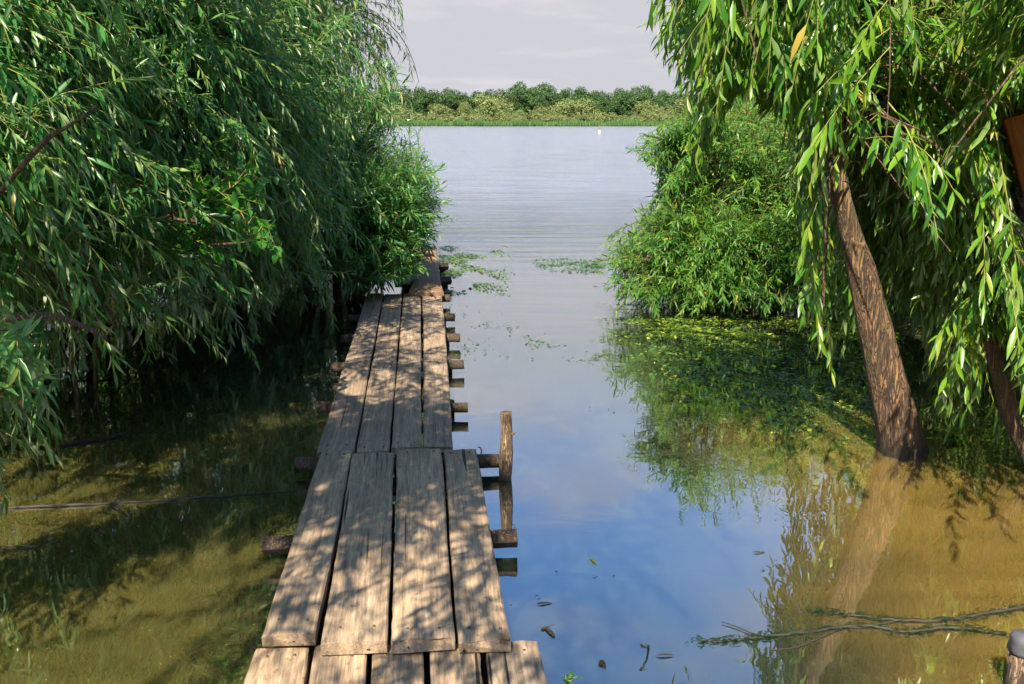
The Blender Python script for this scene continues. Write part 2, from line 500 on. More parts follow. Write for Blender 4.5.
# pale veil of haze low over the river
hz = nt.nodes.new('ShaderNodeMapRange'); hz.interpolation_type = 'SMOOTHSTEP'
nt.links.new(zc, hz.inputs[0]); hz.inputs[1].default_value = 0.20; hz.inputs[2].default_value = 0.45
hz.inputs[3].default_value = 1.0; hz.inputs[4].default_value = 0.0
base = nt.nodes.new('ShaderNodeVectorMath'); base.operation = 'MULTIPLY'
nt.links.new(sky.outputs[0], base.inputs[0]); base.inputs[1].default_value = (0.63, 0.87, 1.11)
c1 = wmix(hz.outputs[0], base.outputs[0], (2.52, 2.54, 2.74))
# thin clouds on a flat layer
dv = nt.nodes.new('ShaderNodeVectorMath'); dv.operation = 'DIVIDE'
cz = nt.nodes.new('ShaderNodeCombineXYZ')
zz = wmath('ADD', zc, 0.12)
for i in range(3): nt.links.new(zz, cz.inputs[i])
nt.links.new(tcw.outputs['Generated'], dv.inputs[0]); nt.links.new(cz.outputs[0], dv.inputs[1])
cn = nt.nodes.new('ShaderNodeTexNoise'); cn.inputs['Scale'].default_value = 1.5; cn.inputs['Detail'].default_value = 6; cn.inputs['Roughness'].default_value = 0.55
nt.links.new(dv.outputs[0], cn.inputs['Vector'])
cr = nt.nodes.new('ShaderNodeMapRange'); cr.interpolation_type = 'SMOOTHSTEP'
nt.links.new(cn.outputs['Fac'], cr.inputs[0]); cr.inputs[1].default_value = 0.47; cr.inputs[2].default_value = 0.70
cr.inputs[3].default_value = 0.0; cr.inputs[4].default_value = 0.72
c2 = wmix(cr.outputs[0], c1, (3.05, 2.95, 3.15))
nt.links.new(c2, bg.inputs['Color']); bg.inputs['Strength'].default_value = 0.075
nt.links.new(bg.outputs[0], wo.inputs['Surface'])

sd = bpy.data.lights.new('sun', 'SUN'); sd.energy = 5.0; sd.angle = math.radians(0.5); sd.color = (1.0, 0.87, 0.68)
so = bpy.data.objects.new('sun', sd); COL.objects.link(so)
so.rotation_euler = Vector(-SUN).to_track_quat('-Z', 'Y').to_euler()
so.location = (-8, -5, 14)

# ------------------------------------------------------------------ ground and water
def bank_height(x, y):
    w = 0.25 * np.sin(1.3 * y + 0.6 * x) + 0.18 * np.sin(2.9 * y - 1.1 * x)
    rl = np.clip((-4.4 - x + 0.4 * w + 0.04 * (y - 8)) / 1.6, -1, 1.0)
    rr = np.clip((x - 3.35 + 0.5 * w - 0.02 * (y - 6) ** 2 * 0) / 1.6, -1, 1.0)
    near = np.clip((22 - y) / 6, 0, 1)
    bk = np.clip((-1.2 - y + 0.5 * w) / 1.5, -1, 1.0)
    b = np.maximum(np.maximum(rl, rr) * near - (1 - near), bk)
    fs = np.clip((y - 251 + 0.6 * np.sin(x * 0.23) + 0.5 * np.sin(x * 0.61)) / 6, -1, 1.0)
    b = np.maximum(b, fs)
    h = 0.6 * b + np.where(b > 0, 0.08 * np.sin(3.1 * x + 1.7 * y) * b, 0)
    return h + np.clip(b, 0, 1) * np.where(y < 40, 0.1 * np.clip(np.abs(x) - 5, 0, 6), 0)


def grid_sheet(name, xs, ys, fz, mat):
    X, Y = np.meshgrid(xs, ys)
    Z = fz(X, Y)
    V = np.stack([X, Y, Z], -1)
    idx = np.arange(X.size).reshape(X.shape)
    Q = np.stack([idx[:-1, :-1], idx[:-1, 1:], idx[1:, 1:], idx[1:, :-1]], -1)
    mb = MB(); mb.add(V, Q)
    return mb.build(name, [mat])


xs = np.concatenate([[-3000, -1200, -500, -240], np.arange(-120, -14, 4), np.arange(-14, 14, 0.3), np.arange(14, 120, 4), [240, 500, 1200, 3000]])
ys = np.concatenate([[-800, -200, -60, -25], np.arange(-14, 24, 0.3), np.arange(24, 244, 10), np.arange(244, 262, 1.0), [270, 300, 400, 700, 1500, 4000]])
tag(grid_sheet('ground', xs, ys, bank_height, ground_mat()), kind='structure')
wx = np.concatenate([[-3000, -400, -60], np.arange(-12, 12.1, 2), [60, 400, 3000]])
wy = np.concatenate([[-12], np.arange(-6, 20, 2), [40, 100, 180, 262]])
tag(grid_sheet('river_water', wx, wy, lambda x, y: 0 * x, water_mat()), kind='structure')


# ------------------------------------------------------------------ boardwalk
def poly_mesh(name, verts, faces, mat, smooth=False):
    me = bpy.data.meshes.new(name); me.from_pydata([tuple(map(float, v)) for v in verts], [], faces)
    me.materials.append(mat)
    if smooth: me.polygons.foreach_set('use_smooth', [True] * len(me.polygons))
    me.update(); return me


def plank_local(L, wn, wf, th, n=34, seed=0):
    r = np.random.default_rng(seed)
    verts, faces = [], []
    bev = 0.006
    ph = r.uniform(0, 6, 6)
    for i in range(n + 1):
        u = i / n; y = (u - 0.5) * L
        w = wn + (wf - wn) * u
        el = 0.002 * math.sin(3 * u * L + ph[0]) + 0.001 * math.sin(11 * u * L + ph[1]) + r.normal(0, 0.0007)
        er = 0.002 * math.sin(3.3 * u * L + ph[2]) + 0.001 * math.sin(12 * u * L + ph[3]) + r.normal(0, 0.0007)
        zz = 0.003 * math.sin(2.2 * u * L + ph[4])
        a, b = -w / 2 + el, w / 2 + er
        cup = 0.003 * math.sin(ph[5])
        ya = 0.004 * r.normal() if i in (0, n) else 0
        e = 0.004 if i in (0, n) else 0.0        # rounded ends
        pr = [(a, -th + e), (a, -bev - e), (a + bev, -e + 0.0), (a + (b - a) * 0.3, cup - e), (a + (b - a) * 0.7, cup - e),
              (b - bev, -e), (b, -bev - e), (b, -th + e)]
        for k, (x, z) in enumerate(pr):
            yy = y + ya + (0.005 * math.sin(3 * k + ph[1]) if i in (0, n) else 0)
            verts.append((x, yy, z + zz))
    m = 8
    for i in range(n):
        for k in range(m):
            a, b = i * m + k, i * m + (k + 1) % m
            faces.append((a, a + m, b + m, b))
    faces.append(tuple(range(m))); faces.append(tuple(range(n * m + m - 1, n * m - 1, -1)))
    return verts, faces


bw = empty('boardwalk', (-0.5, 3.2, 0), 'narrow weathered plank boardwalk on cross logs leading over the water to the river', 'boardwalk')
PL = []


def plank(nl, nr, fl, fr, z0, z1, th=0.048, mat='wood', seed=0, label=None):
    a, b = on_z(*nl, z0), on_z(*nr, z0)
    c, d = on_z(*fl, z1), on_z(*fr, z1)
    pn, pf = (a + b) / 2, (c + d) / 2
    ax = pf - pn; L = float(np.linalg.norm(ax)); ax /= L
    side = norm(np.cross(ax, np.array([0, 0, 1.0]))); up = np.cross(side, ax)
    wn, wf = abs(np.dot(b - a, side)), abs(np.dot(d - c, side))
    v, f = plank_local(L, wn, wf, th, seed=seed)
    me = poly_mesh('plank', v, f, M[mat])
    o = bpy.data.objects.new('plank', me); COL.objects.link(o)
    o.parent = bw
    R = Matrix((side, ax, up)).transposed().to_4x4()
    mid = (pn + pf) / 2
    o.matrix_local = Matrix.Translation(Vector(mid) - bw.location) @ R
    if label: o['label'] = label
    PL.append((o, L, wn, wf, seed))
    return o


ZN, ZF, ZB = 0.105, 0.160, 0.150
near = [((243.5, 684), (304, 684), (255.5, 646), (309, 646)), ((308, 684), (365, 684), (314.5, 645), (367, 644)),
        ((371, 684), (424.5, 684), (372, 643.5), (423.5, 643)), ((430, 684), (483, 684), (429.5, 642.5), (479, 642)),
        ((489, 684), (547, 684), (485, 641), (537, 640))]
for i, (a, b, c, d) in enumerate(near):        # extend each towards the camera along its own edges
    ext = lambda p, q, z=ZN: (on_z(*p, z) + (on_z(*p, z) - on_z(*q, z)) / np.linalg.norm(on_z(*p, z) - on_z(*q, z)) * (1.3 + 0.05 * i))
    A, B = ext(a, c), ext(b, d)
    C_, D_ = on_z(*c, ZN), on_z(*d, ZN)
    pn, pf = (A + B) / 2, (C_ + D_) / 2
    ax = pf - pn; L = float(np.linalg.norm(ax)); ax /= L
    side = norm(np.cross(ax, np.array([0, 0, 1.0]))); up = np.cross(side, ax)
    v, f = plank_local(L, abs(np.dot(B - A, side)), abs(np.dot(D_ - C_, side)), 0.05, seed=20 + i)
    o = bpy.data.objects.new('plank', poly_mesh('plank', v, f, M['wood'])); COL.objects.link(o); o.parent = bw
    o.matrix_local = Matrix.Translation(Vector((pn + pf) / 2) - bw.location) @ Matrix((side, ax, up)).transposed().to_4x4()
    PL.append((o, L, 0.15, 0.15, 20 + i))
fr_ = [((261.5, 634), (316, 631.5), (322, 448), (352, 451)), ((321.5, 638.5), (387, 639.5), (352.5, 453), (394, 453)),
       ((392, 639.5), (455, 638.5), (397, 447.5), (441, 448)), ((458.5, 640), (510, 638), (443.5, 448), (476, 448))]
for i, q in enumerate(fr_): plank(*q, ZF, ZF - 0.004 * (i % 2), 0.05, seed=3 + i)
fa = [((317, 449), (354, 451), (367, 293.5), (383, 293)), ((356, 451.5), (389, 450.5), (384.7, 293.5), (402, 293)),
      ((391, 448), (421.5, 447), (403.4, 293), (420.7, 293)), ((423, 446), (453, 445), (423.5, 353.5), (447, 352.8)),
      ((424, 352.2), (447, 351.6), (422.3, 293), (441.8, 292.6))]
for i, q in enumerate(fa): plank(*q, ZB - 0.006, ZB, 0.042, seed=10 + i)
plank((408, 292.3), (444, 292), (422, 263), (435, 262.5), 0.19, 0.235, 0.04, 'wood_brown', 31, 'short brown plank lying across the far end of the walk')
plank((417, 284), (441, 283.5), (421, 246), (436, 246), 0.15, 0.15, 0.04, 'wood_brown', 32)
plank((398, 281), (417, 281), (405, 246), (421, 246), 0.15, 0.15, 0.04, 'wood', 33)
bpy.context.view_layer.update()

# nails: heads near the plank ends, one mesh per plank
for o, L, wn, wf, sd_ in PL:
    r = np.random.default_rng(sd_ + 99)
    for e in (-1, 1):
        w = wn if e < 0 else wf
        for q in (-0.27, 0.27):
            c = np.array([q * w + r.normal(0, 0.006), e * (L / 2 - 0.06 - abs(r.normal(0, 0.012))), -0.002])
            mb = MB(); tubes(mb, np.array([[c, c + [0, 0, 0.006]]]), np.array([[0.0055, 0.005]]), 6, 0)
            mb.build('nail', [M['nail']], o)

# cross logs under the planks: right end, left end in the photo, their height above water
beams = [((517, 538), (263, 546), 0.062, 0.033, 0), ((499, 461), (295, 466), 0.058, 0.036, 1), ((468, 407), (317, 407), 0.065, 0.032, 1),
         ((464, 365), (332, 367), 0.065, 0.034, 1), ((460, 338.5), (341.5, 339), 0.065, 0.034, 1), ((455, 317), (349, 318), 0.065, 0.034, 1),
         ((450, 298), (356, 300), 0.07, 0.034, 1), ((451, 281), (395, 284), 0.075, 0.034, 0), ((448, 266), (400, 268), 0.075, 0.034, 0)]
bmids = []
for i, (pr, pl, z, r, rnd_) in enumerate(beams):
    a, b = on_z(*pl, z), on_z(*pr, z)
    mb = MB(); K = 26
    P = np.linspace(a, b, K); P[:, 1] += 0.006 * np.sin(np.linspace(0, 5, K) + i); P[:, 2] += 0.004 * np.sin(np.linspace(0, 7, K) + 2 * i)
    if rnd_:
        tubes(mb, P[None], np.full((1, K), r) * (1 + 0.06 * np.sin(np.linspace(0, 9, K) + i))[None], 10, 0, 0.5, 0.05)
    else:
        tubes(mb, P[None], np.full((1, K), r * 1.25), 4, 0, 0.5, 0.04)
    mid = (a + b) / 2
    ob = mb.build('cross_beam', [M['log']], None, origin=mid, smooth=bool(rnd_))
    ob.parent = bw; ob.location = Vector(mid) - bw.location
    bmids.append((a, b, z))
    if i == 1:
        nb_ = MB(); p0 = np.array([b[0] - 0.09, b[1], z + r - 0.01]) - mid
        tubes(nb_, np.array([[p0, p0 + [0.002, 0, 0.03], p0 + [-0.004, 0, 0.045], p0 + [-0.016, 0, 0.048]]]), np.full((1, 4), 0.004), 6, 0)
        nb_.build('bent_nail', [M['nail']], ob)
for i in range(2, len(bmids)):
    a, b, z = bmids[i]
    for u in (0.2, 0.86):
        p = a + (b - a) * u + np.array([0, 0.07, 0])
        mb = MB(); P = np.linspace([0, 0, -0.7], [0.01, 0, z + 0.02], 10)
        tubes(mb, P[None], np.full((1, 10), 0.034), 8, 0, 0.5, 0.06)
        o = mb.build('pile', [M['log']], bw); o.location = Vector((p[0], p[1], 0)) - bw.location

# mooring post standing in the water
pb = on_z(505.5, 479, 0)
mp = empty('mooring_post', tuple(pb), 'thin bare wooden post standing upright in the water right of the boardwalk', 'post')
mb = MB(); K = 30; zt = np.linspace(-0.7, 0.345, K)
P = np.stack([0.006 * np.sin(zt * 7), 0.004 * np.cos(zt * 5), zt], -1)
tubes(mb, P[None], (0.031 + 0.003 * np.sin(zt * 17) - 0.002 * zt)[None], 14, 0, 0.5, 0.07)
mb.build('stake', [M['post']], mp)
mb = MB(); k0 = np.array([0.028, -0.005, 0.235])
tubes(mb, np.array([[k0, k0 + [0.012, -0.003, 0.003], k0 + [0.022, -0.004, 0.012]]]), np.array([[0.008, 0.006, 0.003]]), 6, 0)
mb.build('twig_stub', [M['post']], mp)


# ------------------------------------------------------------------ plant builder
def bez(A, B, arch, K=10):
    t = np.linspace(0, 1, K)[None, :, None]
    C = (A + B) / 2; C = C + arch
    return (1 - t) ** 2 * A[:, None] + 2 * t * (1 - t) * C[:, None] + t * t * B[:, None]


def plant(root, origin, limbs, targets, leafm, nsh, sh_len, grav, LL, LW, spacing, arch=(0.15, 0.5), droop=0.4, out=0.5, up=0.1,
          bark='bark', keep=None, stations=4, across=3, bias=0.0, ang=50, sub_r=(0.012, 0.004), t_from=0.25, ovate=False, curl=0.25,
          low_only=False, anchor=0.35, limb_sides=14, side_push=None, bare=0):
    """limbs: list of (points, radii). targets (N,3): tips of the branches that leave the limbs. World coordinates; the mesh sits on origin."""
    origin = np.asarray(origin, float)
    mb = MB(); lp = []
    for j, (pts, rad) in enumerate(limbs):
        K = max(12, int(14 * np.linalg.norm(np.diff(np.asarray(pts, float), axis=0), axis=1).sum() ** 0.9) + 8)
        P = smooth_poly(pts, K); R = np.interp(np.linspace(0, 1, K), np.linspace(0, 1, len(rad)), rad)
        tubes(mb, P[None], R[None] * (1 + 0.05 * np.sin(np.linspace(0, 21, K) + j) * np.sin(np.linspace(0, 8, K)))[None], limb_sides, 0, 0.5, 0.085 if limb_sides > 20 else 0.05)
        if j < len(limbs) - bare: lp.append(P[int(K * anchor):])
    mb.build('trunk', [M[bark]], root, origin=origin)
    LPt = np.concatenate(lp)
    # each branch leaves the closest limb point, with some scatter
    d = np.linalg.norm(targets[:, None] - LPt[None], axis=-1) + rng.uniform(0, 0.9, (len(targets), len(LPt)))
    A = LPt[d.argmin(1)]
    ln = np.linalg.norm(targets - A, axis=1, keepdims=True)
    archv = np.concatenate([rng.normal(0, 0.12, (len(targets), 2)) * ln, rng.uniform(*arch, (len(targets), 1)) * ln], 1)
    S = bez(A, targets, archv)
    if keep is not None:
        S_ok = keep(S[:, 5:]).all(1) if True else None
        S = S[S_ok]
    mb = MB(); K = S.shape[1]
    tubes(mb, S, np.linspace(sub_r[0], sub_r[1], K)[None] * rng.uniform(0.6, 1.3, (len(S), 1)), 5, 0)
    print(root.name, len(S), 'branches')
    mb.build('branch', [M['branch']], root, origin=origin)
    # shoots
    sid = np.repeat(np.arange(len(S)), nsh)
    t = t_from + (1 - t_from) * rng.uniform(0, 1, len(sid)) ** 0.8
    f = np.clip(t, 0, 0.999) * (K - 1); i = f.astype(int); fr = (f - i)[:, None]
    P0 = S[sid, i] * (1 - fr) + S[sid, i + 1] * fr
    T = norm(S[sid, i + 1] - S[sid, i])
    D0 = T * out + rng.normal(0, 0.55, (len(sid), 3)) + np.array([0, 0, up])
    if side_push is not None: D0 = D0 + np.asarray(side_push)
    Ln = rng.uniform(*sh_len, len(sid))
    P = shoots(P0, D0, Ln, grav * rng.uniform(0.3, 1.7, len(sid)))
    if keep is not None: P = P[keep(P).all(1)]
    P = P[(P[:, :, 2] > 0.03).all(1)]
    mb = MB()
    leafy(mb, P, spacing, LL, LW, ang, droop, stations=stations, across=across, bias=bias, ovate=ovate, curl=curl, keep=keep)
    mb.build('foliage', [M[leafm], M['twig']], root, origin=origin)
    return len(P)


def rejector(*rules):
    def keep(P):
        px, py = proj(P)
        m = np.ones(px.shape, bool)
        for r in rules: m &= ~r(px, py, P)
        return m
    return keep


# --- left bank willow
xe_y = np.array([2.6, 3.6, 4.6, 6.0, 7.0, 8.5, 10.0]); xe_x = np.array([-2.5, -2.2, -2.0, -1.9, -1.72, -1.5, -1.25])
edge_l = (np.array([-460, -270, -130, 0, 60, 110, 135, 150, 190, 220, 260, 300]), np.array([1100, 800, 430, 425, 415, 418, 412, 420, 405, 395, 385, 360]))
fringe_l = (np.array([-200, 0, 70, 150, 215, 240, 280, 330, 400, 450]), np.array([480, 480, 400, 385, 390, 410, 330, 325, 305, 300]))
keep_l = rejector(lambda px, py, P: px > np.interp(py, *edge_l) + 0 * px,
                  lambda px, py, P: (py > np.interp(px, *fringe_l) + 20 * np.sin(px * 0.083) + 14 * np.sin(px * 0.21 + 1)))


def post_gap(px, py, P):
    k = (P[..., 1] - pb[1]) / SUN[1]
    q = P - SUN * k[..., None]
    return (k > 0.1) & (q[..., 2] > 0.05) & (q[..., 2] < 0.36) & (np.abs(q[..., 0] - pb[0]) < 0.07)


keep_wl = rejector(lambda px, py, P: px > np.interp(py, *edge_l) + 0 * px, post_gap,
                   lambda px, py, P: (py > np.interp(px, *fringe_l) + 20 * np.sin(px * 0.083) + 14 * np.sin(px * 0.21 + 1)))


def wall_targets(n, y0, y1, z0, z1, depth):
    y = rng.uniform(y0, y1, n); x = np.interp(y, xe_y, xe_x) - rng.exponential(depth, n)
    z = z0 + (z1 - z0) * rng.uniform(0, 1, n) ** 0.85
    back = np.maximum(0, z - 1.7)
    return np.stack([x - 0.3 * back, np.maximum(y, 3.9 + 0.8 * back + rng.uniform(0, 0.4, n)), z], -1)


wl = empty('willow_tree', (-4.3, 6.4, 0), 'large drooping willow filling the left bank, its long hanging shoots over the shaded water', 'tree')
limbs = [([(-4.3, 6.4, -0.1), (-4.2, 6.3, 1.2), (-4.0, 6.2, 2.4), (-3.6, 6.1, 3.6), (-3.2, 6.2, 4.8), (-3.0, 6.4, 5.6)], [0.24, 0.2, 0.17, 0.12, 0.05]),
         ([(-4.2, 6.3, 1.0), (-3.5, 5.4, 1.6), (-3.0, 4.7, 2.0), (-2.5, 4.2, 2.2)], [0.05, 0.03, 0.018, 0.008]),
         ([(-4.0, 6.2, 2.2), (-3.2, 6.9, 3.0), (-2.5, 7.6, 3.3), (-1.9, 8.4, 3.3)], [0.12, 0.09, 0.06, 0.02]),
         ([(-4.1, 6.3, 1.4), (-3.2, 6.4, 2.0), (-2.5, 6.4, 2.3), (-2.0, 6.5, 2.3)], [0.09, 0.07, 0.05, 0.02]),
         ([(-3.6, 6.1, 3.6), (-3.1, 5.2, 4.0), (-2.6, 4.6, 4.1)], [0.09, 0.06, 0.02]),
         ([(-3.6, 6.1, 3.6), (-3.4, 4.6, 4.4), (-2.8, 3.2, 4.7), (-2.0, 2.2, 4.5), (-1.1, 1.4, 4.2)], [0.09, 0.07, 0.05, 0.035, 0.012]),  # limb added out of view overhead to carry the shading foliage
         (list(map(tuple, [at_y(-60, 330, 4.0), at_y(38, 316, 3.85), at_y(80, 325, 3.8), at_y(108, 340, 3.8)])), [0.016, 0.014, 0.011, 0.006]),
         (list(map(tuple, [at_y(-30, 230, 4.1), at_y(38, 148, 3.75), at_y(70, 125, 3.75), at_y(98, 106, 3.85)])), [0.012, 0.01, 0.007, 0.003])]
zs = rng.uniform(2.6, 4.0, 34)
shade = np.stack([rng.uniform(-2.5, -1.0, 34), 2.25 - (zs - 2.6) * 0.87 + rng.uniform(-0.4, 0.45, 34), zs], -1)  # unseen overhead foliage added to shade the left water
tg = np.concatenate([wall_targets(270, 3.9, 9.0, 0.8, 4.4, 0.55), wall_targets(240, 4.0, 8.6, 0.5, 2.4, 0.3),
                     np.stack([rng.uniform(-4.2, -2.4, 90), rng.uniform(6.4, 9.5, 90), rng.uniform(3.6, 5.6, 90)], -1),
                     np.stack([rng.uniform(-4.6, -2.5, 120), rng.uniform(5.0, 9.2, 120), rng.uniform(0.7, 3.0, 120)], -1),
                     shade, np.stack([rng.uniform(-1.75, -1.0, 16), rng.uniform(3.7, 6.4, 16), rng.uniform(2.9, 3.8, 16)], -1),  # second set: unseen foliage added to shade the far boards
                     np.stack([rng.uniform(-1.5, 0.2, 37), rng.uniform(-0.3, 3.3, 37), rng.uniform(2.35, 3.4, 37)], -1)])  # unseen foliage added overhead to dapple the near boards
plant(wl, (-4.3, 6.4, 0), limbs, tg, 'leaf_left', 13, (0.3, 0.95), 0.9, 0.135, 0.023, 0.027, droop=0.5, out=0.5, up=0.3, keep=keep_wl,
      side_push=(0.03, -0.14, 0), bare=2)


# --- helper for many-stemmed shrubs: targets on the upper shell of an ellipsoid
def dome(n, c, r, zmin=0.05, inner=0.55):
    d = norm(rng.normal(0, 1, (n, 3))); d[:, 2] = np.abs(d[:, 2]) * 1.0
    lump = 1 + 0.22 * np.sin(d[:, :1] * 5.1 + d[:, 2:] * 4.3 + c[0]) * np.cos(d[:, 1:2] * 4.7 - d[:, 2:] * 3.1) + 0.1 * np.sin(d[:, :1] * 11 + d[:, 2:] * 9)
    p = np.asarray(c) + d * lump * np.asarray(r) * rng.uniform(inner, 1, (n, 1)) ** 0.6
    p[:, 2] = np.maximum(p[:, 2], zmin + rng.uniform(0, 0.25, n))
    return p


def stems(c, r, n, base_r=0.16, rad=0.03):
    out = []
    for i in range(n):
        a = i * 2.4 + rng.uniform(-0.3, 0.3); q = 0.45 * math.sqrt((i + 0.7) / n)
        b = np.array([c[0] + base_r * math.cos(a), c[1] + base_r * math.sin(a), -0.25])
        e = np.array([c[0] + r[0] * q * 1.3 * math.cos(a), c[1] + r[1] * q * 1.3 * math.sin(a), c[2] + r[2] * rng.uniform(0.5, 0.85)])
        m = (b + e) / 2 + np.array([0.1 * math.cos(a), 0.1 * math.sin(a), 0.12])
        out.append(([tuple(b), tuple(m), tuple(e)], [rad, rad * 0.75, rad * 0.3]))
    return out


# --- shrub at the far end of the boardwalk
edge_b = (np.array([-100, 120, 150, 180, 205, 230, 262, 285, 300]), np.array([405, 425, 437, 447, 449, 447, 436, 408, 385]))
keep_b = rejector(lambda px, py, P: px > np.interp(py, *edge_b) + 9 * np.sin(py * 0.35) + 4 * np.sin(py * 0.9), lambda px, py, P: py > np.interp(px, [250, 330, 380, 420, 450], [310, 308, 296, 276, 268]))
c = np.array([-1.75, 9.7, 0.0])
sb = empty('willow_shrub', tuple(c), 'dense dark green willow shrub leaning over the far end of the boardwalk', 'shrub')
tg = np.concatenate([dome(170, c, (1.0, 1.2, 1.9), 0.15), np.stack([rng.uniform(-1.3, -0.75, 60), rng.uniform(8.9, 10.2, 60), rng.uniform(0.3, 1.3, 60)], -1)])
plant(sb, c, stems(c, (1, 1, 1.8), 9), tg, 'leaf_left', 10, (0.2, 0.5), 0.3, 0.135, 0.019, 0.022, arch=(0.0, 0.25), droop=0.25, out=0.7, up=0.45,
      bark='branch', keep=keep_b, stations=4, across=2, bias=-0.05, limb_sides=8, side_push=(0.25, -0.15, 0))

# --- willow standing farther back on the left bank, fine dark sprays against the sky
edge_u = (np.array([-300, -40, 0, 40, 75, 110, 140, 160]), np.array([470, 440, 432, 412, 418, 428, 425, 405]))
keep_u = rejector(lambda px, py, P: px > np.interp(py, *edge_u) + 5 * np.sin(py * 0.4))
o_ = np.array([-3.4, 11.6, 0.0])
wu = empty('willow_tree', tuple(o_), 'slender willow behind the big drooping one, its fine dark sprays hanging against the pale sky', 'tree')
limbs = [([(-3.4, 11.6, -0.2), (-3.3, 11.5, 1.5), (-3.0, 11.3, 3.0), (-2.5, 11.1, 4.4), (-2.1, 11.0, 5.6)], [0.16, 0.13, 0.1, 0.06, 0.02]),
         ([(-3.15, 11.4, 2.3), (-2.5, 11.0, 3.2), (-1.9, 10.7, 3.7), (-1.4, 10.5, 3.8)], [0.07, 0.05, 0.03, 0.012]),
         ([(-3.3, 11.5, 1.6), (-2.7, 10.9, 2.4), (-2.1, 10.5, 2.8)], [0.06, 0.04, 0.012])]
tg = np.stack([rng.uniform(-3.6, -1.05, 170), rng.uniform(10.0, 12.2, 170), rng.uniform(1.4, 5.2, 170)], -1)
plant(wu, o_, limbs, tg, 'leaf_left', 12, (0.35, 0.85), 1.3, 0.12, 0.0165, 0.028, droop=0.6, out=0.5, up=0.1, keep=keep_u, stations=4, across=2, bias=-0.12)

# --- low branch reaching into the picture at the near left
c = np.array([-2.55, 3.0, 0.0])
sl = empty('willow_shrub', tuple(c), 'small bright green willow shrub drooping over the water at the left edge of the picture', 'shrub')
limbs = [([(-2.6, 3.0, -0.3), (-2.5, 3.05, 0.5), (-2.2, 3.1, 0.95), (-1.9, 3.15, 1.05)], [0.035, 0.028, 0.018, 0.008]),
         ([(-2.6, 3.0, 0.1), (-2.4, 2.9, 0.7), (-2.1, 3.0, 0.85), (-1.75, 3.1, 0.8)], [0.025, 0.02, 0.014, 0.006])]
keep_sl = rejector(lambda px, py, P: px > np.interp(py, [250, 300, 350, 400, 440, 470, 505, 520], [10, 25, 48, 58, 68, 62, 24, -10]), lambda px, py, P: py < 280 + 0.2 * px)
tg = np.stack([rng.uniform(-2.2, -1.6, 26), rng.uniform(2.75, 3.4, 26), rng.uniform(0.55, 1.12, 26)], -1)
plant(sl, c, limbs, tg, 'leaf_left', 9, (0.2, 0.5), 1.3, 0.13, 0.023, 0.026, bias=0.12, arch=(0.05, 0.3), droop=0.7, out=0.7, bark='branch', keep=keep_sl,
      limb_sides=8, sub_r=(0.005, 0.002), anchor=0.5)

# --- broad-leaved climber in the shade of the willow
for px, py, y, rr, lab in ((185, 225, 4.7, 0.30, 'patch of broad bright green leaves showing among the long willow shoots'),):
    e = at_y(px, py, y); c = np.array([e[0] - 1.3, y + 1.6, 0.0])
    cl = empty('broad_leaved_shrub', tuple(c), lab, 'shrub')
    limbs = [([tuple(c + [0, 0, -0.4]), tuple(c + [0.03, 0, 0.5]), (e[0] - 0.5, y + 0.8, e[2] - 0.1), (e[0], y + 0.2, e[2])], [0.018, 0.014, 0.006]),
             ([tuple(c + [0.05, 0.1, -0.4]), tuple(c + [0.15, 0.1, 0.5]), (e[0] - 0.3, y + 0.8, e[2] - 0.25), (e[0] + 0.25, y + 0.2, e[2] - 0.1)], [0.014, 0.01, 0.005])]
    tg = np.stack([rng.uniform(-0.3, 0.35, 18) + e[0], y + rng.uniform(0.3, 0.8, 18), e[2] + rng.uniform(-0.2, 0.2, 18)], -1)
    plant(cl, c, limbs, tg, 'leaf_broad', 5, (0.12, 0.3), 0.6, 0.075, 0.05, 0.03, arch=(0, 0.2), droop=0.5, out=0.7, bark='branch', limb_sides=6,
          sub_r=(0.004, 0.002), ovate=True, anchor=0.5, ang=70, bias=-0.12, keep=keep_l)

# --- right-hand willow with the leaning trunk
tb = on_z(902, 452, 0.0)
yb = tb[1]
tp = [np.array([tb[0] + 0.05, yb + 0.02, -0.5]), tb, at_y(883, 369, yb - 0.02), at_y(863, 280, yb - 0.05), at_y(848, 225, yb - 0.06), at_y(837, 171, yb - 0.06),
      at_y(837, 88, yb), at_y(830, 30, yb + 0.05), at_y(838, -80, yb + 0.1), at_y(850, -220, yb + 0.15)]
print('trunk base', tb)
wr = empty('willow_tree', tuple(tb), 'willow with a leaning bare brown trunk rising from the muddy water on the right', 'tree')
top = tp[-1]; mid = tp[6]
limbs = [([tuple(p) for p in tp], [0.22, 0.122, 0.096, 0.070, 0.050, 0.046, 0.042, 0.038, 0.03, 0.012]),
         ([tuple(tp[7]), tuple(tp[7] + [-0.25, -0.5, 0.6]), tuple(tp[7] + [-0.5, -1.0, 0.95]), tuple(tp[7] + [-0.8, -1.3, 1.0])], [0.045, 0.04, 0.03, 0.012]),
         ([tuple(tp[6]), tuple(tp[6] + [0.5, -0.5, 0.5]), tuple(tp[6] + [1.0, -1.0, 0.8]), tuple(tp[6] + [1.3, -1.6, 0.8])], [0.03, 0.026, 0.02, 0.01]),
         ([tuple(tp[8]), tuple(tp[8] + [-0.5, 0.1, 0.5]), tuple(tp[8] + [-1.1, 0.1, 0.7]), tuple(tp[8] + [-1.5, -0.2, 0.5])], [0.04, 0.03, 0.02, 0.01]),
         ([tuple(tp[7]), tuple(tp[7] + [0.6, 0.1, 0.3]), tuple(tp[7] + [1.3, 0.0, 0.4]), tuple(tp[7] + [1.9, -0.3, 0.2])], [0.04, 0.03, 0.02, 0.01])]
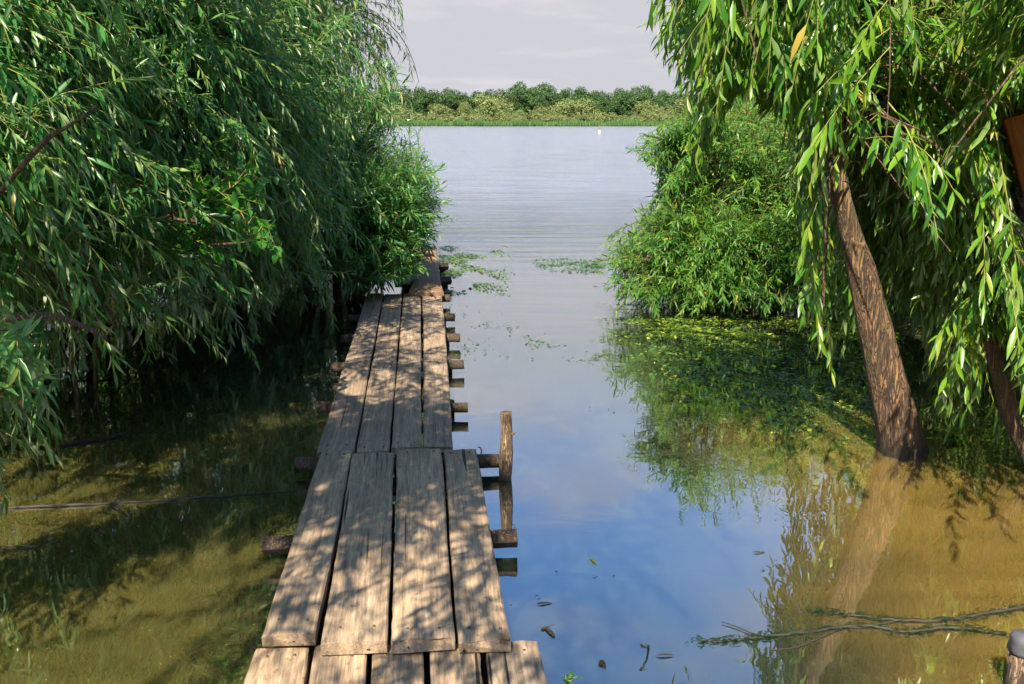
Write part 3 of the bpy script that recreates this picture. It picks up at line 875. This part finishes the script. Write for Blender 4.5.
fringe_r = (np.array([560, 640, 655, 680, 690, 702, 716, 726, 745, 785, 800, 830, 850, 920, 935, 1000, 1100]), np.array([0, 20, 60, 85, 190, 262, 255, 110, 90, 150, 330, 395, 330, 320, 445, 450, 450]))
def sun_gap(px, py, P):
    k = (P[..., 1] - tb[1]) / SUN[1]
    q = P - SUN * k[..., None]
    tx = np.interp(q[..., 2], [p[2] for p in tp[1:8]], [p[0] for p in tp[1:8]])
    return (k > 0.15) & (q[..., 2] > 0.1) & (q[..., 2] < 1.35) & (np.abs(q[..., 0] - tx) < 0.15) & (np.sin(P[..., 2] * 9 + P[..., 0] * 5) > -0.75)


keep_r = rejector(lambda px, py, P: py > np.interp(px, *fringe_r), lambda px, py, P: (px < np.interp(py, [-100, 0, 60, 120, 200, 260], [600, 648, 650, 668, 690, 700])),
                  lambda px, py, P: (px > np.interp(py, [150, 280, 450], [824, 838, 872])) & (px < np.interp(py, [150, 280, 450], [858, 885, 935])) & (py > 178 + 18 * np.sin(px * 0.7)) & (P[..., 1] < 5.4),
                  lambda px, py, P: (np.abs(px - np.interp(py, [285, 340, 420, 470], [976, 990, 1012, 1034])) < 11) & (py > 335) & (P[..., 1] < 5.05), sun_gap,
                  lambda px, py, P: (px > 997 + 0.2 * (py - 120)) & (py > 112) & (py < 224) & (P[..., 1] < 5.0))
n = 210
tg = np.concatenate([
    np.stack([rng.uniform(1.3, 3.3, n), rng.uniform(3.3, 5.6, n), rng.uniform(0.6, 2.9, n)], -1),
    np.stack([rng.uniform(0.75, 1.5, 60), rng.uniform(3.8, 5.4, 60), rng.uniform(1.75, 2.8, 60)], -1),
    np.stack([rng.uniform(2.05, 3.0, 90), rng.uniform(4.1, 5.7, 90), rng.uniform(0.5, 1.9, 90)], -1),
    np.stack([rng.uniform(1.6, 2.6, 60), rng.uniform(3.4, 4.8, 60), rng.uniform(0.8, 1.8, 60)], -1),
    np.stack([rng.uniform(1.3, 1.75, 60), rng.uniform(4.2, 5.3, 60), rng.uniform(0.5, 1.5, 60)], -1),
    np.stack([rng.uniform(2.0, 3.2, 90), rng.uniform(3.6, 5.0, 90), rng.uniform(1.2, 2.4, 90)], -1),
    np.stack([rng.uniform(1.75, 2.9, 30), rng.uniform(5.6, 7.2, 30), rng.uniform(0.7, 3.2, 30)], -1)])
plant(wr, tb, limbs, tg, 'leaf_right', 9, (0.4, 1.0), 0.8, 0.145, 0.026, 0.033, arch=(0.1, 0.4), droop=0.75, out=0.9, up=0.1, keep=keep_r, bias=0.08, sub_r=(0.007, 0.003),
      anchor=0.62, limb_sides=28, side_push=(-0.35, -0.12, -0.05))

# --- second, thinner stem leaning at the right edge
sbase = on_z(1034, 474, 0.0); sy = sbase[1]
w2 = empty('willow_tree', tuple(sbase), 'thin willow stem leaning in from the right edge beside the trunk', 'tree')
lp2 = [sbase + [0.05, 0, -0.5], sbase, at_y(1012, 420, sy), at_y(990, 340, sy + 0.02), at_y(975, 285, sy + 0.05), at_y(972, 200, sy + 0.1), at_y(985, 90, sy + 0.15)]
limbs = [([tuple(p) for p in lp2], [0.05, 0.046, 0.042, 0.037, 0.03, 0.022, 0.01]),
         ([tuple(lp2[4]), tuple(lp2[4] + [0.25, -0.2, 0.3]), tuple(lp2[4] + [0.5, -0.3, 0.5])], [0.02, 0.015, 0.006])]
tg = np.stack([rng.uniform(2.0, 3.2, 130), rng.uniform(4.2, 5.8, 130), rng.uniform(0.5, 2.2, 130)], -1)
plant(w2, sbase, limbs, tg, 'leaf_right', 12, (0.4, 0.9), 1.2, 0.14, 0.022, 0.032, arch=(0.05, 0.35), droop=0.8, out=0.6, keep=keep_r, bias=0.08, anchor=0.45,
      limb_sides=16, sub_r=(0.006, 0.003))

# --- shrub standing in the water on the right, in the middle distance
c = np.array([2.35, 10.1, 0.0])
edge_s = (np.array([60, 100, 135, 150, 175, 205, 235, 255, 285, 305]), np.array([700, 690, 640, 622, 655, 640, 598, 594, 600, 612]))
keep_s = rejector(lambda px, py, P: (px < np.interp(py, *edge_s) + 7 * np.sin(py * 0.5)), lambda px, py, P: (py > 316 + 4 * np.sin(px * 0.3)))
s1 = empty('willow_shrub', tuple(c), 'rounded leafy willow shrub standing in the water beyond the floating weed', 'shrub')
tg = np.concatenate([dome(190, c, (1.7, 1.3, 2.2), 0.1, 0.3), np.stack([rng.uniform(0.95, 3.6, 190), rng.uniform(8.8, 9.5, 190), rng.uniform(0.06, 0.7, 190)], -1),
                     np.stack([rng.uniform(1.1, 1.9, 40), rng.uniform(9.3, 10.0, 40), rng.uniform(1.1, 1.75, 40)], -1)])
plant(s1, c, stems(c, (1.5, 1.1, 2.0), 12, 0.3), tg, 'leaf_bush', 9, (0.25, 0.8), 0.35, 0.125, 0.018, 0.026, arch=(0, 0.2), droop=0.25, out=0.8, up=0.4,
      bark='branch', keep=keep_s, stations=4, across=2, limb_sides=8, bias=-0.06, side_push=(-0.1, -0.2, 0))

c = np.array([3.6, 12.6, 0.0])
keep_t = rejector(lambda px, py, P: px < np.interp(py, [40, 90, 130, 200], [735, 700, 672, 660]) + 8 * np.sin(py * 0.3), lambda px, py, P: py < np.interp(px, [690, 740, 770, 800], [105, 60, -20, -500]))
s2 = empty('willow_tree', tuple(c), 'tall pale green willow rising behind the rounded shrub', 'tree')
tg = dome(360, c + [0, 0, 0.4], (2.1, 1.6, 2.75), 0.3)
plant(s2, c, stems(c, (1.8, 1.4, 2.7), 9, 0.25, 0.05), tg, 'leaf_bush', 10, (0.25, 0.6), 0.5, 0.11, 0.017, 0.024, arch=(0, 0.2), droop=0.3, out=0.6, up=0.3,
      bark='branch', keep=keep_t, stations=4, across=2, bias=0.14, limb_sides=8)

# --- bushes closing the banks behind
c = np.array([0.0, 0.0, 0.0])
bk = empty('bank_bush', (-5.8, 8.2, 0.4), 'dark bush deep in the shade behind the large drooping willow', 'bush')
tg = dome(230, c + [0, 0, 0.2], (1.7, 1.7, 2.7), 0.1, 0.3)
plant(bk, c, stems(c, (1.5, 1.5, 2.5), 8, 0.25, 0.04), tg, 'leaf_bush', 8, (0.3, 0.7), 0.6, 0.13, 0.024, 0.032, arch=(0, 0.2), droop=0.3, out=0.6, up=0.2,
      bark='branch', stations=3, across=2, bias=-0.15, limb_sides=8)
bk.location = (-5.8, 8.2, 0.4)
for x, y, z, r_, s_, lab in ((-3.7, 8.9, 0.0, 0.4, 0.85, 'low dark bush under the crown of the large drooping willow'),
                            (-4.7, 6.9, 0.1, 2.6, 0.85, 'dark bush beside the foot of the large drooping willow'),
                            (-3.0, 11.0, 0.0, 5.2, 0.7, 'small dark bush between the end of the boardwalk and the slender willow'),
                            (-5.2, 12.2, 0.3, 1.1, 1.1, 'dark bush on the left bank behind the slender back willow'),
                            (-3.6, 14.6, 0.0, 2.2, 1.0, 'bush at the left bank end nearest the open river'),
                            (-6.4, 5.0, 0.4, 3.0, 1.1, 'dark bush on the left bank at the height of the willow trunk'),
                            (-7.5, 10.6, 0.5, 4.1, 1.4, 'tallest dark bush on the left bank'),
                            (5.0, 8.4, 0.4, 5.0, 1.05, 'bush on the right bank behind the leaning trunk'),
                            (5.6, 11.4, 0.4, 0.7, 1.3, 'tall bush on the right bank behind the rounded shrub'),
                            (4.9, 5.8, 0.4, 1.7, 0.95, 'bush on the right bank behind the leaning board'),
                            (6.4, 14.6, 0.3, 2.7, 1.4, 'farthest bush of the right bank')):
    copy_thing(bk, (x, y, z), r_, s_, lab)

copy_thing(s1, (4.0, 8.0, 0.1), 2.2, 0.95, 'leafy green shrub on the bank directly behind the leaning trunk')

# ------------------------------------------------------------------ board and cap post at the right edge
yb2 = 4.9
e0, e1 = at_y(1004, 122, yb2), at_y(1022, 196, yb2)
axd = norm(e1 - e0)
bd = empty('leaning_board', tuple(e1 + axd * 1.2), 'orange brown weathered board leaning among the leaves at the right edge', 'board')
sidev = norm(np.cross(axd, [0, 1.0, 0.25])); sidev = sidev if sidev[0] > 0 else -sidev
nv = norm(np.cross(sidev, axd))
L = 1.9
v, f = plank_local(L, 0.13, 0.13, 0.035, seed=77)
me = poly_mesh('board_face', v, f, M['wood_orange'])
o = bpy.data.objects.new('board_face', me); COL.objects.link(o); o.parent = bd
nv = nv if nv[1] < 0 else -nv
cen = e0 + axd * L / 2 + sidev * 0.07
R = Matrix((np.cross(axd, nv), axd, nv)).transposed().to_4x4()
o.matrix_local = Matrix.Translation(Vector(cen) - bd.location) @ R
bl = at_y(1026, 208, yb2 - 0.03)
mb = MB(); tubes(mb, np.linspace(bl + [-0.055, 0, 0], bl + [0.35, 0.05, -0.05], 8)[None], np.full((1, 8), 0.052), 4, 0, 0.5, 0.04)
mb.build('crossbar', [M['log']], bd, smooth=False, origin=tuple(bd.location))

cp = on_z(1019, 690, 0.0)
ps = empty('capped_post', tuple(cp), 'short broken brown post topped with a grey stone at the bottom right corner', 'post')
mb = MB(); K = 14; zt = np.linspace(-0.5, 0.13, K)
tubes(mb, np.stack([0.004 * np.sin(zt * 30), 0 * zt, zt], -1)[None], (0.042 + 0.004 * np.sin(zt * 40))[None], 14, 0, 0.5, 0.12)
mb.build('stake', [M['post']], ps)
mb = MB(); K = 10; u = np.linspace(0, 1, K)
tubes(mb, np.stack([0 * u, 0 * u, 0.125 + 0.07 * u], -1)[None], (0.048 * np.interp(u, [0, 0.08, 0.2, 0.7, 0.88, 1], [0.7, 0.93, 1, 0.98, 0.9, 0.55]))[None], 14, 0, 0.5, 0.13)
mb.build('cap_stone', [M['stone']], ps)


# ------------------------------------------------------------------ things floating on the water
def stick(name, pix, rad, label, mat='stick', z=0.004, extra=(), cat='stick', group=None, weed=0):
    pts = [on_z(x, y, zz) for (x, y, zz) in pix]
    o = empty(name, tuple(pts[0]), label, cat, group)
    K = max(14, len(pts) * 6)
    P = smooth_poly(pts, K); P[:, 1] += rng.normal(0, 0.003, K); P[1:-1, 2] += rng.normal(0, 0.0015, K - 2)
    mb = MB(); tubes(mb, P[None], np.interp(np.linspace(0, 1, K), np.linspace(0, 1, len(rad)), rad)[None], 6, 0, 0.5, 0.1)
    for ex in extra:
        q = np.array([on_z(x, y, zz) for (x, y, zz) in ex[0]]); Q = smooth_poly(q, 10)
        tubes(mb, Q[None], np.linspace(ex[1], ex[1] * 0.5, 10)[None], 6, 0)
    mb.build('stem', [M[mat]], o, origin=tuple(pts[0]))
    if weed:
        i = rng.integers(0, K, weed); O = P[i] + rng.normal(0, 0.012, (weed, 3)) * [1.4, 1.0, 0]; O[:, 2] = 0.004 + rng.uniform(0, 0.006, weed)
        a = rng.normal(0, 0.5, weed) + np.where(rng.random(weed) < 0.5, 0, math.pi)
        D = np.stack([np.cos(a), np.sin(a), rng.uniform(-0.02, 0.08, weed)], -1)
        mb = MB(); leaves(mb, O, D, rng.uniform(0.012, 0.04, weed), rng.uniform(0.003, 0.007, weed), np.tile([0, 0, 1.0], (weed, 1)) + rng.normal(0, 0.2, (weed, 3)), rnd=rng.uniform(0, 0.12, weed))
        mb.build('algae', [M['algae']], o, origin=tuple(pts[0]))['kind'] = 'stuff'
    return o


stick('floating_branch', [(1040, 604, .005), (1000, 611, .006), (965, 617, .004), (930, 621, .005), (880, 619, .004), (835, 613, .004), (812, 611, .003)], [0.007, 0.006, 0.006, 0.004, 0.002],
      'thin dark branch with green algae lying on the muddy water, upper of two', weed=330, extra=(([(900, 620, .004), (860, 627, .004), (822, 626, .003)], 0.004),), cat='branch')
stick('floating_branch', [(1006, 634, .004), (975, 630, .004), (945, 628, .005), (905, 632, .004), (860, 626, .004), (790, 634, .004), (735, 640, .003), (700, 642, .002)], [0.004, 0.005, 0.007, 0.006, 0.005, 0.004, 0.002],
      'long weedy branch on the muddy water, thin tip trailing to the left, lower of two', weed=420, extra=(([(760, 637, .004), (735, 626, .006), (722, 622, .006)], 0.003), ([(840, 628, .004), (800, 646, .003), (770, 650, .002)], 0.003)), cat='branch')
stick('floating_stick', [(-20, 508, .004), (50, 506, .006), (110, 503, .005), (180, 499, .004), (250, 494, .004), (292, 491, .002)], [0.005, 0.006, 0.005, 0.004, 0.002],
      'long thin dark stick floating across the shaded water left of the boardwalk', extra=(([(110, 503, .005), (122, 514, .004), (132, 518, .003)], 0.003),))
stick('floating_stick', [(58, 446, .006), (90, 440, .01), (112, 436, .018), (128, 432, .02)], [0.008, 0.012, 0.011, 0.006],
      'short pale stick floating in the shade under the big willow', mat='log')
stick('floating_stick', [(0, 545, .004), (30, 547, .004), (60, 541, .003)], [0.003, 0.003, 0.002], 'tiny twig floating beside a yellow leaf on the left water')
stick('floating_twig', [(541, 629, .004), (546, 628, .006), (552, 633, .008), (554, 636, .003)], [0.004, 0.005, 0.004], 'forked dark twig lying on the blue water near the boardwalk end', extra=(([(546, 628, .006), (550, 626, .016), (554, 624.5, .02)], 0.003),), cat='twig')
stick('standing_twig', [(648.5, 646.5, -.03), (648.5, 646.5, .002), (647, 647, .022), (642.5, 646, .042), (641.5, 645.5, .046)], [0.004, 0.004, 0.0035, 0.005], 'bent dark twig poking up out of the blue water', extra=(([(642.5, 646, .042), (645, 646, .043), (648, 646, .043)], 0.0015),), cat='twig')
stick('floating_twig', [(600, 664, .003), (602, 662, .006), (605, 665, .005)], [0.006, 0.009, 0.004], 'small brown scrap of bark floating right of the green sprig', cat='twig', mat='log')

# green sprig by the boardwalk
g0 = on_z(567, 690, 0.0)
sp = empty('water_plant', tuple(g0), 'small fresh green sprig growing out of the water beside the nearest planks', 'plant')
mb = MB()
P = np.array([smooth_poly([[0, 0, -0.1], [0.0, 0, 0.01], [0.012 * k, 0.008, 0.03], [0.028 * k, 0.012, 0.05 - 0.01 * abs(k)]], 8) for k in (-0.2, 0.5, 1.1)])
tubes(mb, P, np.full((3, 8), 0.0022), 5, 1)
mb.build('stem', [M['twig'], M['twig']], sp)
mb = MB(); n = 16; i = rng.integers(0, 3, n); k = rng.integers(3, 8, n)
a = rng.uniform(0, 6.28, n)
leaves(mb, P[i, k], np.stack([np.cos(a), np.sin(a), rng.uniform(0.1, 0.9, n)], -1), rng.uniform(0.02, 0.034, n), rng.uniform(0.008, 0.013, n), rng.normal(0, 0.3, (n, 3)) + [0, 0, 1], rnd=rng.uniform(0.5, 0.8, n), ovate=True)
mb.build('foliage', [M['leaf_broad']], sp)

# fallen leaf
def fallen_leaf(px, py, rz, r, label, L=0.07, W=0.014):
    p = on_z(px, py, 0.004)
    mb = MB(); leaves(mb, np.array([[-L / 2, 0, 0]]), np.array([[1.0, 0, 0.03]]), np.array([L]), np.array([W]), np.array([[0, 0, 1.0]]), rnd=np.array([r]), curl=0.1)
    o = mb.build('fallen_leaf', [M['leaf_right' if r > 0.9 else 'stick']]); o.location = p; o.rotation_euler = (0, 0, rz)
    tag(o, label, 'leaf', 'fallen leaves on the water')
fallen_leaf(24, 546, 0.3, 0.97, 'yellow leaf floating on the muddy water left of the boardwalk')
fallen_leaf(545, 603, 0.2, 0.2, 'dark leaf floating close to the front planks on the blue water')
fallen_leaf(593, 560, 2.0, 0.93, 'pale leaf floating on the blue water right of the mooring post')
fallen_leaf(665, 655, 0.1, 0.3, 'dark leaf floating beside the bent standing twig')
fallen_leaf(236, 663, 0.1, 0.1, 'dark leaf floating against the left edge of the nearest planks')
fallen_leaf(760, 552, 0.0, 0.05, 'dark leaf floating below the shrub reflection')


# floating weed: mats and trailing specks
def vnoise(x, y, s, seed=0.0):
    return (np.sin(x * s * 1.7 + seed + 1.3 * np.sin(y * s * 0.9 + seed)) + np.sin(y * s * 2.3 - seed + 1.1 * np.sin(x * s * 1.3)) + 0.7 * np.sin((x + y) * s * 3.1 + 2 * seed)) / 2.7


def weed_patch(name, label, n, sampler, size, rlo, rhi, mat='weed'):
    x, y, dens = sampler(n)
    mk = rng.random(len(x)) < dens
    x, y = x[mk], y[mk]; n = len(x)
    O = np.stack([x, y, rng.uniform(0.002, 0.009, n)], -1)
    a = rng.uniform(0, 6.28, n)
    D = np.stack([np.cos(a), np.sin(a), rng.normal(0.02, 0.10, n)], -1)
    L = rng.uniform(*size, n)
    mb = MB(); leaves(mb, O, D, L, L * rng.uniform(0.3, 0.6, n), np.tile([0, 0, 1.0], (n, 1)) + rng.normal(0, 0.22, (n, 3)), 4, 2, rnd=rng.uniform(rlo, rhi, n) ** 1.3, ovate=True)
    o = mb.build(name, [M[mat]])
    return tag(o, label, 'pondweed', kind='stuff')


def px_box(x0, x1, y0, y1, f):
    def s(n):
        px = rng.uniform(x0, x1, n); py = rng.uniform(y0, y1, n)
        d = np.stack([(px - 512) / F, CP + (342 - py) / F * SP, -SP + (342 - py) / F * CP], -1)
        t = -H / d[:, 2]
        x, y = d[:, 0] * t, d[:, 1] * t
        return x, y, f(px, py, x, y)
    return s


def f_main(px, py, x, y):
    e = np.interp(py, [300, 318, 345, 380, 410, 450], [600, 596, 608, 640, 690, 780])
    d = np.clip((px - e) / 60, 0, 1) * np.interp(py, [300, 312, 330, 352, 385, 415, 450], [0.8, 1.0, 0.85, 0.45, 0.25, 0.10, 0.0])
    return d * np.clip(0.65 + 1.3 * vnoise(x, y * 1.6, 2.6, 0.4) + 0.5 * vnoise(x, y, 9, 2.0), 0.02, 1)


weed_patch('floating_pondweed', 'broad mat of green and yellowish pondweed in front of the rounded shrub', 52000, px_box(596, 900, 303, 452, f_main), (0.016, 0.05), 0.05, 0.88)
weed_patch('floating_pondweed', 'patches of green pondweed beside the far end of the boardwalk', 9000,
           px_box(440, 516, 246, 296, lambda px, py, x, y: np.interp(px, [440, 445, 480, 515], [0.9, 1, 0.7, 0.0]) * np.interp(py, [246, 250, 275, 295], [0.6, 1, 0.8, 0.3]) * np.clip(2.4 * vnoise(x, y * 0.5, 4.0, 1.2) + 0.35, 0, 1)),
           (0.02, 0.06), 0.0, 0.7)
weed_patch('floating_pondweed', 'thin dark raft of pondweed left of the rounded shrub', 3200,
           px_box(534, 604, 258, 278, lambda px, py, x, y: np.interp(px, [534, 560, 600], [0.3, 0.8, 1.0]) * np.exp(-((py - 262 - (px - 534) * 0.08) / 5) ** 2) * np.clip(0.7 + vnoise(x, y, 5, 0.3), 0, 1)),
           (0.025, 0.06), 0.0, 0.5)
weed_patch('floating_pondweed', 'scattered dark weed specks drifting right of the boardwalk', 2600,
           px_box(446, 640, 300, 364, lambda px, py, x, y: np.exp(-((py - (318 + (px - 450) * 0.33 if True else 0)) / 12) ** 2) * np.clip(0.1 + 0.9 * vnoise(x, y, 5, 0.9), 0, 1)
                  + 0.7 * np.exp(-((px - 468) / 16) ** 2 - ((py - 350) / 7) ** 2)), (0.015, 0.045), 0.0, 0.15)
weed_patch('floating_pondweed', 'thin lines of dark weed scraps across the open blue water', 1500,
           px_box(505, 860, 395, 640, lambda px, py, x, y: 0.9 * np.exp(-((py - 411 + 0.02 * (px - 590)) / 1.6) ** 2) * ((px > 570) & (px < 660)) + 0.8 * np.exp(-((py - 551.5) / 1.2) ** 2) * ((px > 730) & (px < 812))
                  + 0.9 * np.exp(-((py - 576 - 0.00035 * (px - 575) ** 2) / 2.0) ** 2) * ((px > 535) & (px < 632)) + 0.8 * np.exp(-((py - 602 + 0.08 * (px - 520)) / 2.5) ** 2) * ((px > 508) & (px < 560))
                  + 0.6 * np.exp(-((py - 478.5) / 1.0) ** 2) * ((px > 760) & (px < 850))),
           (0.010, 0.026), 0.0, 0.3, 'stick')
weed_patch('floating_debris', 'tiny pale specks and bubbles scattered on the muddy water left of the boardwalk', 900,
           px_box(0, 270, 470, 684, lambda px, py, x, y: np.clip(0.04 + 0.25 * vnoise(x, y, 3, 0.7), 0, 1)), (0.004, 0.010), 0.8, 1.0)


# ------------------------------------------------------------------ far shore
def far_tree(name, label, cat, leafm, w, h, group, n, seed, trunk_h):
    r = np.random.default_rng(seed)
    root = empty(name, (0, 0, 0), label, cat, group)
    mb = MB(); K = 8
    tubes(mb, np.stack([np.zeros(K), np.zeros(K), np.linspace(-0.3, h * 0.75, K)], -1)[None], np.linspace(0.22, 0.06, K)[None], 6)
    for j in range(5):
        a = j * 1.3; z0 = h * (0.3 + 0.08 * j)
        Q = np.linspace([0, 0, z0], [w * 0.35 * math.cos(a), w * 0.35 * math.sin(a), z0 + h * 0.2], 6)
        tubes(mb, Q[None], np.linspace(0.1, 0.03, 6)[None], 4)
    mb.build('trunk', [M['branch']], root)
    lob = []
    for j in range(17):
        d = norm(r.normal(0, 1, 3)); q = r.uniform(0.3, 0.95)
        zc = trunk_h + (h - trunk_h) * (0.5 + 0.42 * d[2] * q * 1.3)
        taper = 1 - 0.45 * max(0, (zc - trunk_h) / (h - trunk_h) - 0.45)
        lob.append((np.array([d[0] * q * w / 2 * taper, d[1] * q * w / 2 * taper, zc]), r.uniform(0.13, 0.24) * w))
    P = []; 
    for cc, rr in lob:
        d = norm(r.normal(0, 1, (n // 17, 3)))
        P.append(cc + d * rr * r.uniform(0.6, 1.05, (len(d), 1)) * [1, 1, 0.8])
    P = np.concatenate(P)
    m = len(P)
    D = norm(r.normal(0, 1, (m, 3)) + [0, 0, -0.3]); L = r.uniform(0.22, 0.52, m) * w / 8
    mb = MB(); leaves(mb, P, D, L, L * 0.6, norm(P - [0, 0, h * 0.4]) + r.normal(0, 0.5, (m, 3)), 3, 2, rnd=np.clip(r.normal(0.45, 0.25, m), 0, 0.9))
    mb.build('crown', [M[leafm]], root)
    return root


darks = [far_tree('shore_tree', 'dark green broadleaf tree in the back row of the far shore', 'tree', 'far_leaf_dark', 9.0, 10.0, 'dark trees on the far shore', 6000, 40 + i, 0.8) for i in range(3)]
pales = [far_tree('shore_willow', 'pale olive rounded willow at the front of the far shore', 'tree', 'far_leaf_pale', 9.0, 7.0, 'pale willows on the far shore', 5000, 60 + i, 0.2) for i in range(2)]
shrubs = [far_tree('shore_shrub', 'low olive shrub behind the reeds of the far shore', 'shrub', 'far_leaf_pale', 6.5, 3.4, 'low shrubs on the far shore', 3000, 80, -0.3)]
used = set()


def put(protos, i, px, y, s, sz):
    k = i % len(protos); p = protos[k]
    x = (px - 512) / F * y
    if p.name not in used:
        used.add(p.name); p.location = (x, y, 0.5); p.scale = (s, s, sz); p.rotation_euler = (0, 0, 0.7 * i)
    else:
        copy_thing(p, (x, y, 0.5), 1.9 * i, s, sz=sz)


i = 0
for row, (y, step) in enumerate(((300, 11), (286, 13))):
    for px in np.arange(330, 780, step):
        top = 0.91 + 0.07 * math.sin(px * 0.05) + rng.uniform(-0.08, 0.08) + 0.13 * math.exp(-((px - 530) / 25) ** 2) + 0.08 * math.exp(-((px - 605) / 35) ** 2) - 0.12 * (px > 650)
        put(darks, i, px + rng.uniform(-5, 5), y + rng.uniform(-3, 3), rng.uniform(0.85, 1.2), top * (1.05 if row == 0 else 0.85)); i += 1
for j, (px, s, sz) in enumerate(((372, .8, .8), (438, .75, .8), (462, .6, .7), (490, .95, .98), (515, .6, .6), (562, .95, 1.0), (583, .9, 1.0), (543, .6, .6), (640, .75, .82), (660, .6, .6), (688, .9, 1.0), (720, .9, .9), (748, .9, .9), (400, .7, .8))):
    put(pales, j, px + rng.uniform(-4, 4), 268 + rng.uniform(-3, 9), s * rng.uniform(0.8, 1.25), sz * rng.uniform(0.75, 1.1))
for j, px in enumerate(np.arange(345, 770, 11)):
    put(shrubs, j, px + rng.uniform(-5, 5), 261 + rng.uniform(-1, 1), rng.uniform(0.7, 1.3), rng.uniform(0.6, 1.0))
# reed belt
n = 9000
x = rng.uniform(-60, 75, n); y = 248.5 + rng.uniform(0, 8, n) + 0.8 * np.sin(x * 0.25)
O = np.stack([x, y, np.full(n, -0.2)], -1)
D = np.stack([rng.normal(0, 0.12, n), rng.normal(0, 0.1, n), np.ones(n)], -1)
hh = rng.uniform(1.1, 1.8, n) * (1 + 0.12 * np.sin(x * 0.5) + 0.1 * np.sin(x * 1.3))
mb = MB(); leaves(mb, O, D, hh, rng.uniform(0.12, 0.3, n), np.tile([0, -1.0, 0.1], (n, 1)) + rng.normal(0, 0.4, (n, 3)), 3, 2, rnd=np.clip(rng.normal(0.45, 0.2, n), 0, 0.9))
tag(mb.build('reeds', [M['reed']]), 'belt of green reeds along the waterline of the far shore', 'reeds', kind='stuff')
# buoy
b0 = on_z(599.5, 133.5, 0)
by = empty('buoy', tuple(b0), 'tiny white and red buoy far out on the river before the far shore', 'buoy')
mb = MB(); u = np.linspace(0, 1, 9)
tubes(mb, np.stack([0 * u, 0 * u, -0.2 + 0.65 * u], -1)[None], (0.2 * np.sqrt(np.maximum(0.03, 1 - (2 * u - 1) ** 2)))[None], 12)
mb.build('float_body', [M['white_paint']], by)
mb = MB(); tubes(mb, np.stack([0 * u, 0 * u, 0.42 + 0.55 * u], -1)[None], np.full((1, 9), 0.06), 8)
mb.build('topmark', [M['red_paint']], by)

# ------------------------------------------------------------------ render settings
scene.render.engine = 'CYCLES'
cy = scene.cycles
cy.max_bounces = 9; cy.diffuse_bounces = 5; cy.glossy_bounces = 3; cy.transmission_bounces = 5; cy.transparent_max_bounces = 4
cy.use_denoising = True
cy.caustics_reflective = False; cy.caustics_refractive = False
cy.sample_clamp_indirect = 6.0
vs = scene.view_settings
vs.view_transform = 'Standard'; vs.look = 'None'; vs.exposure = 1.75; vs.gamma = 1.0; vs.use_curve_mapping = False
scene.display_settings.display_device = 'sRGB'
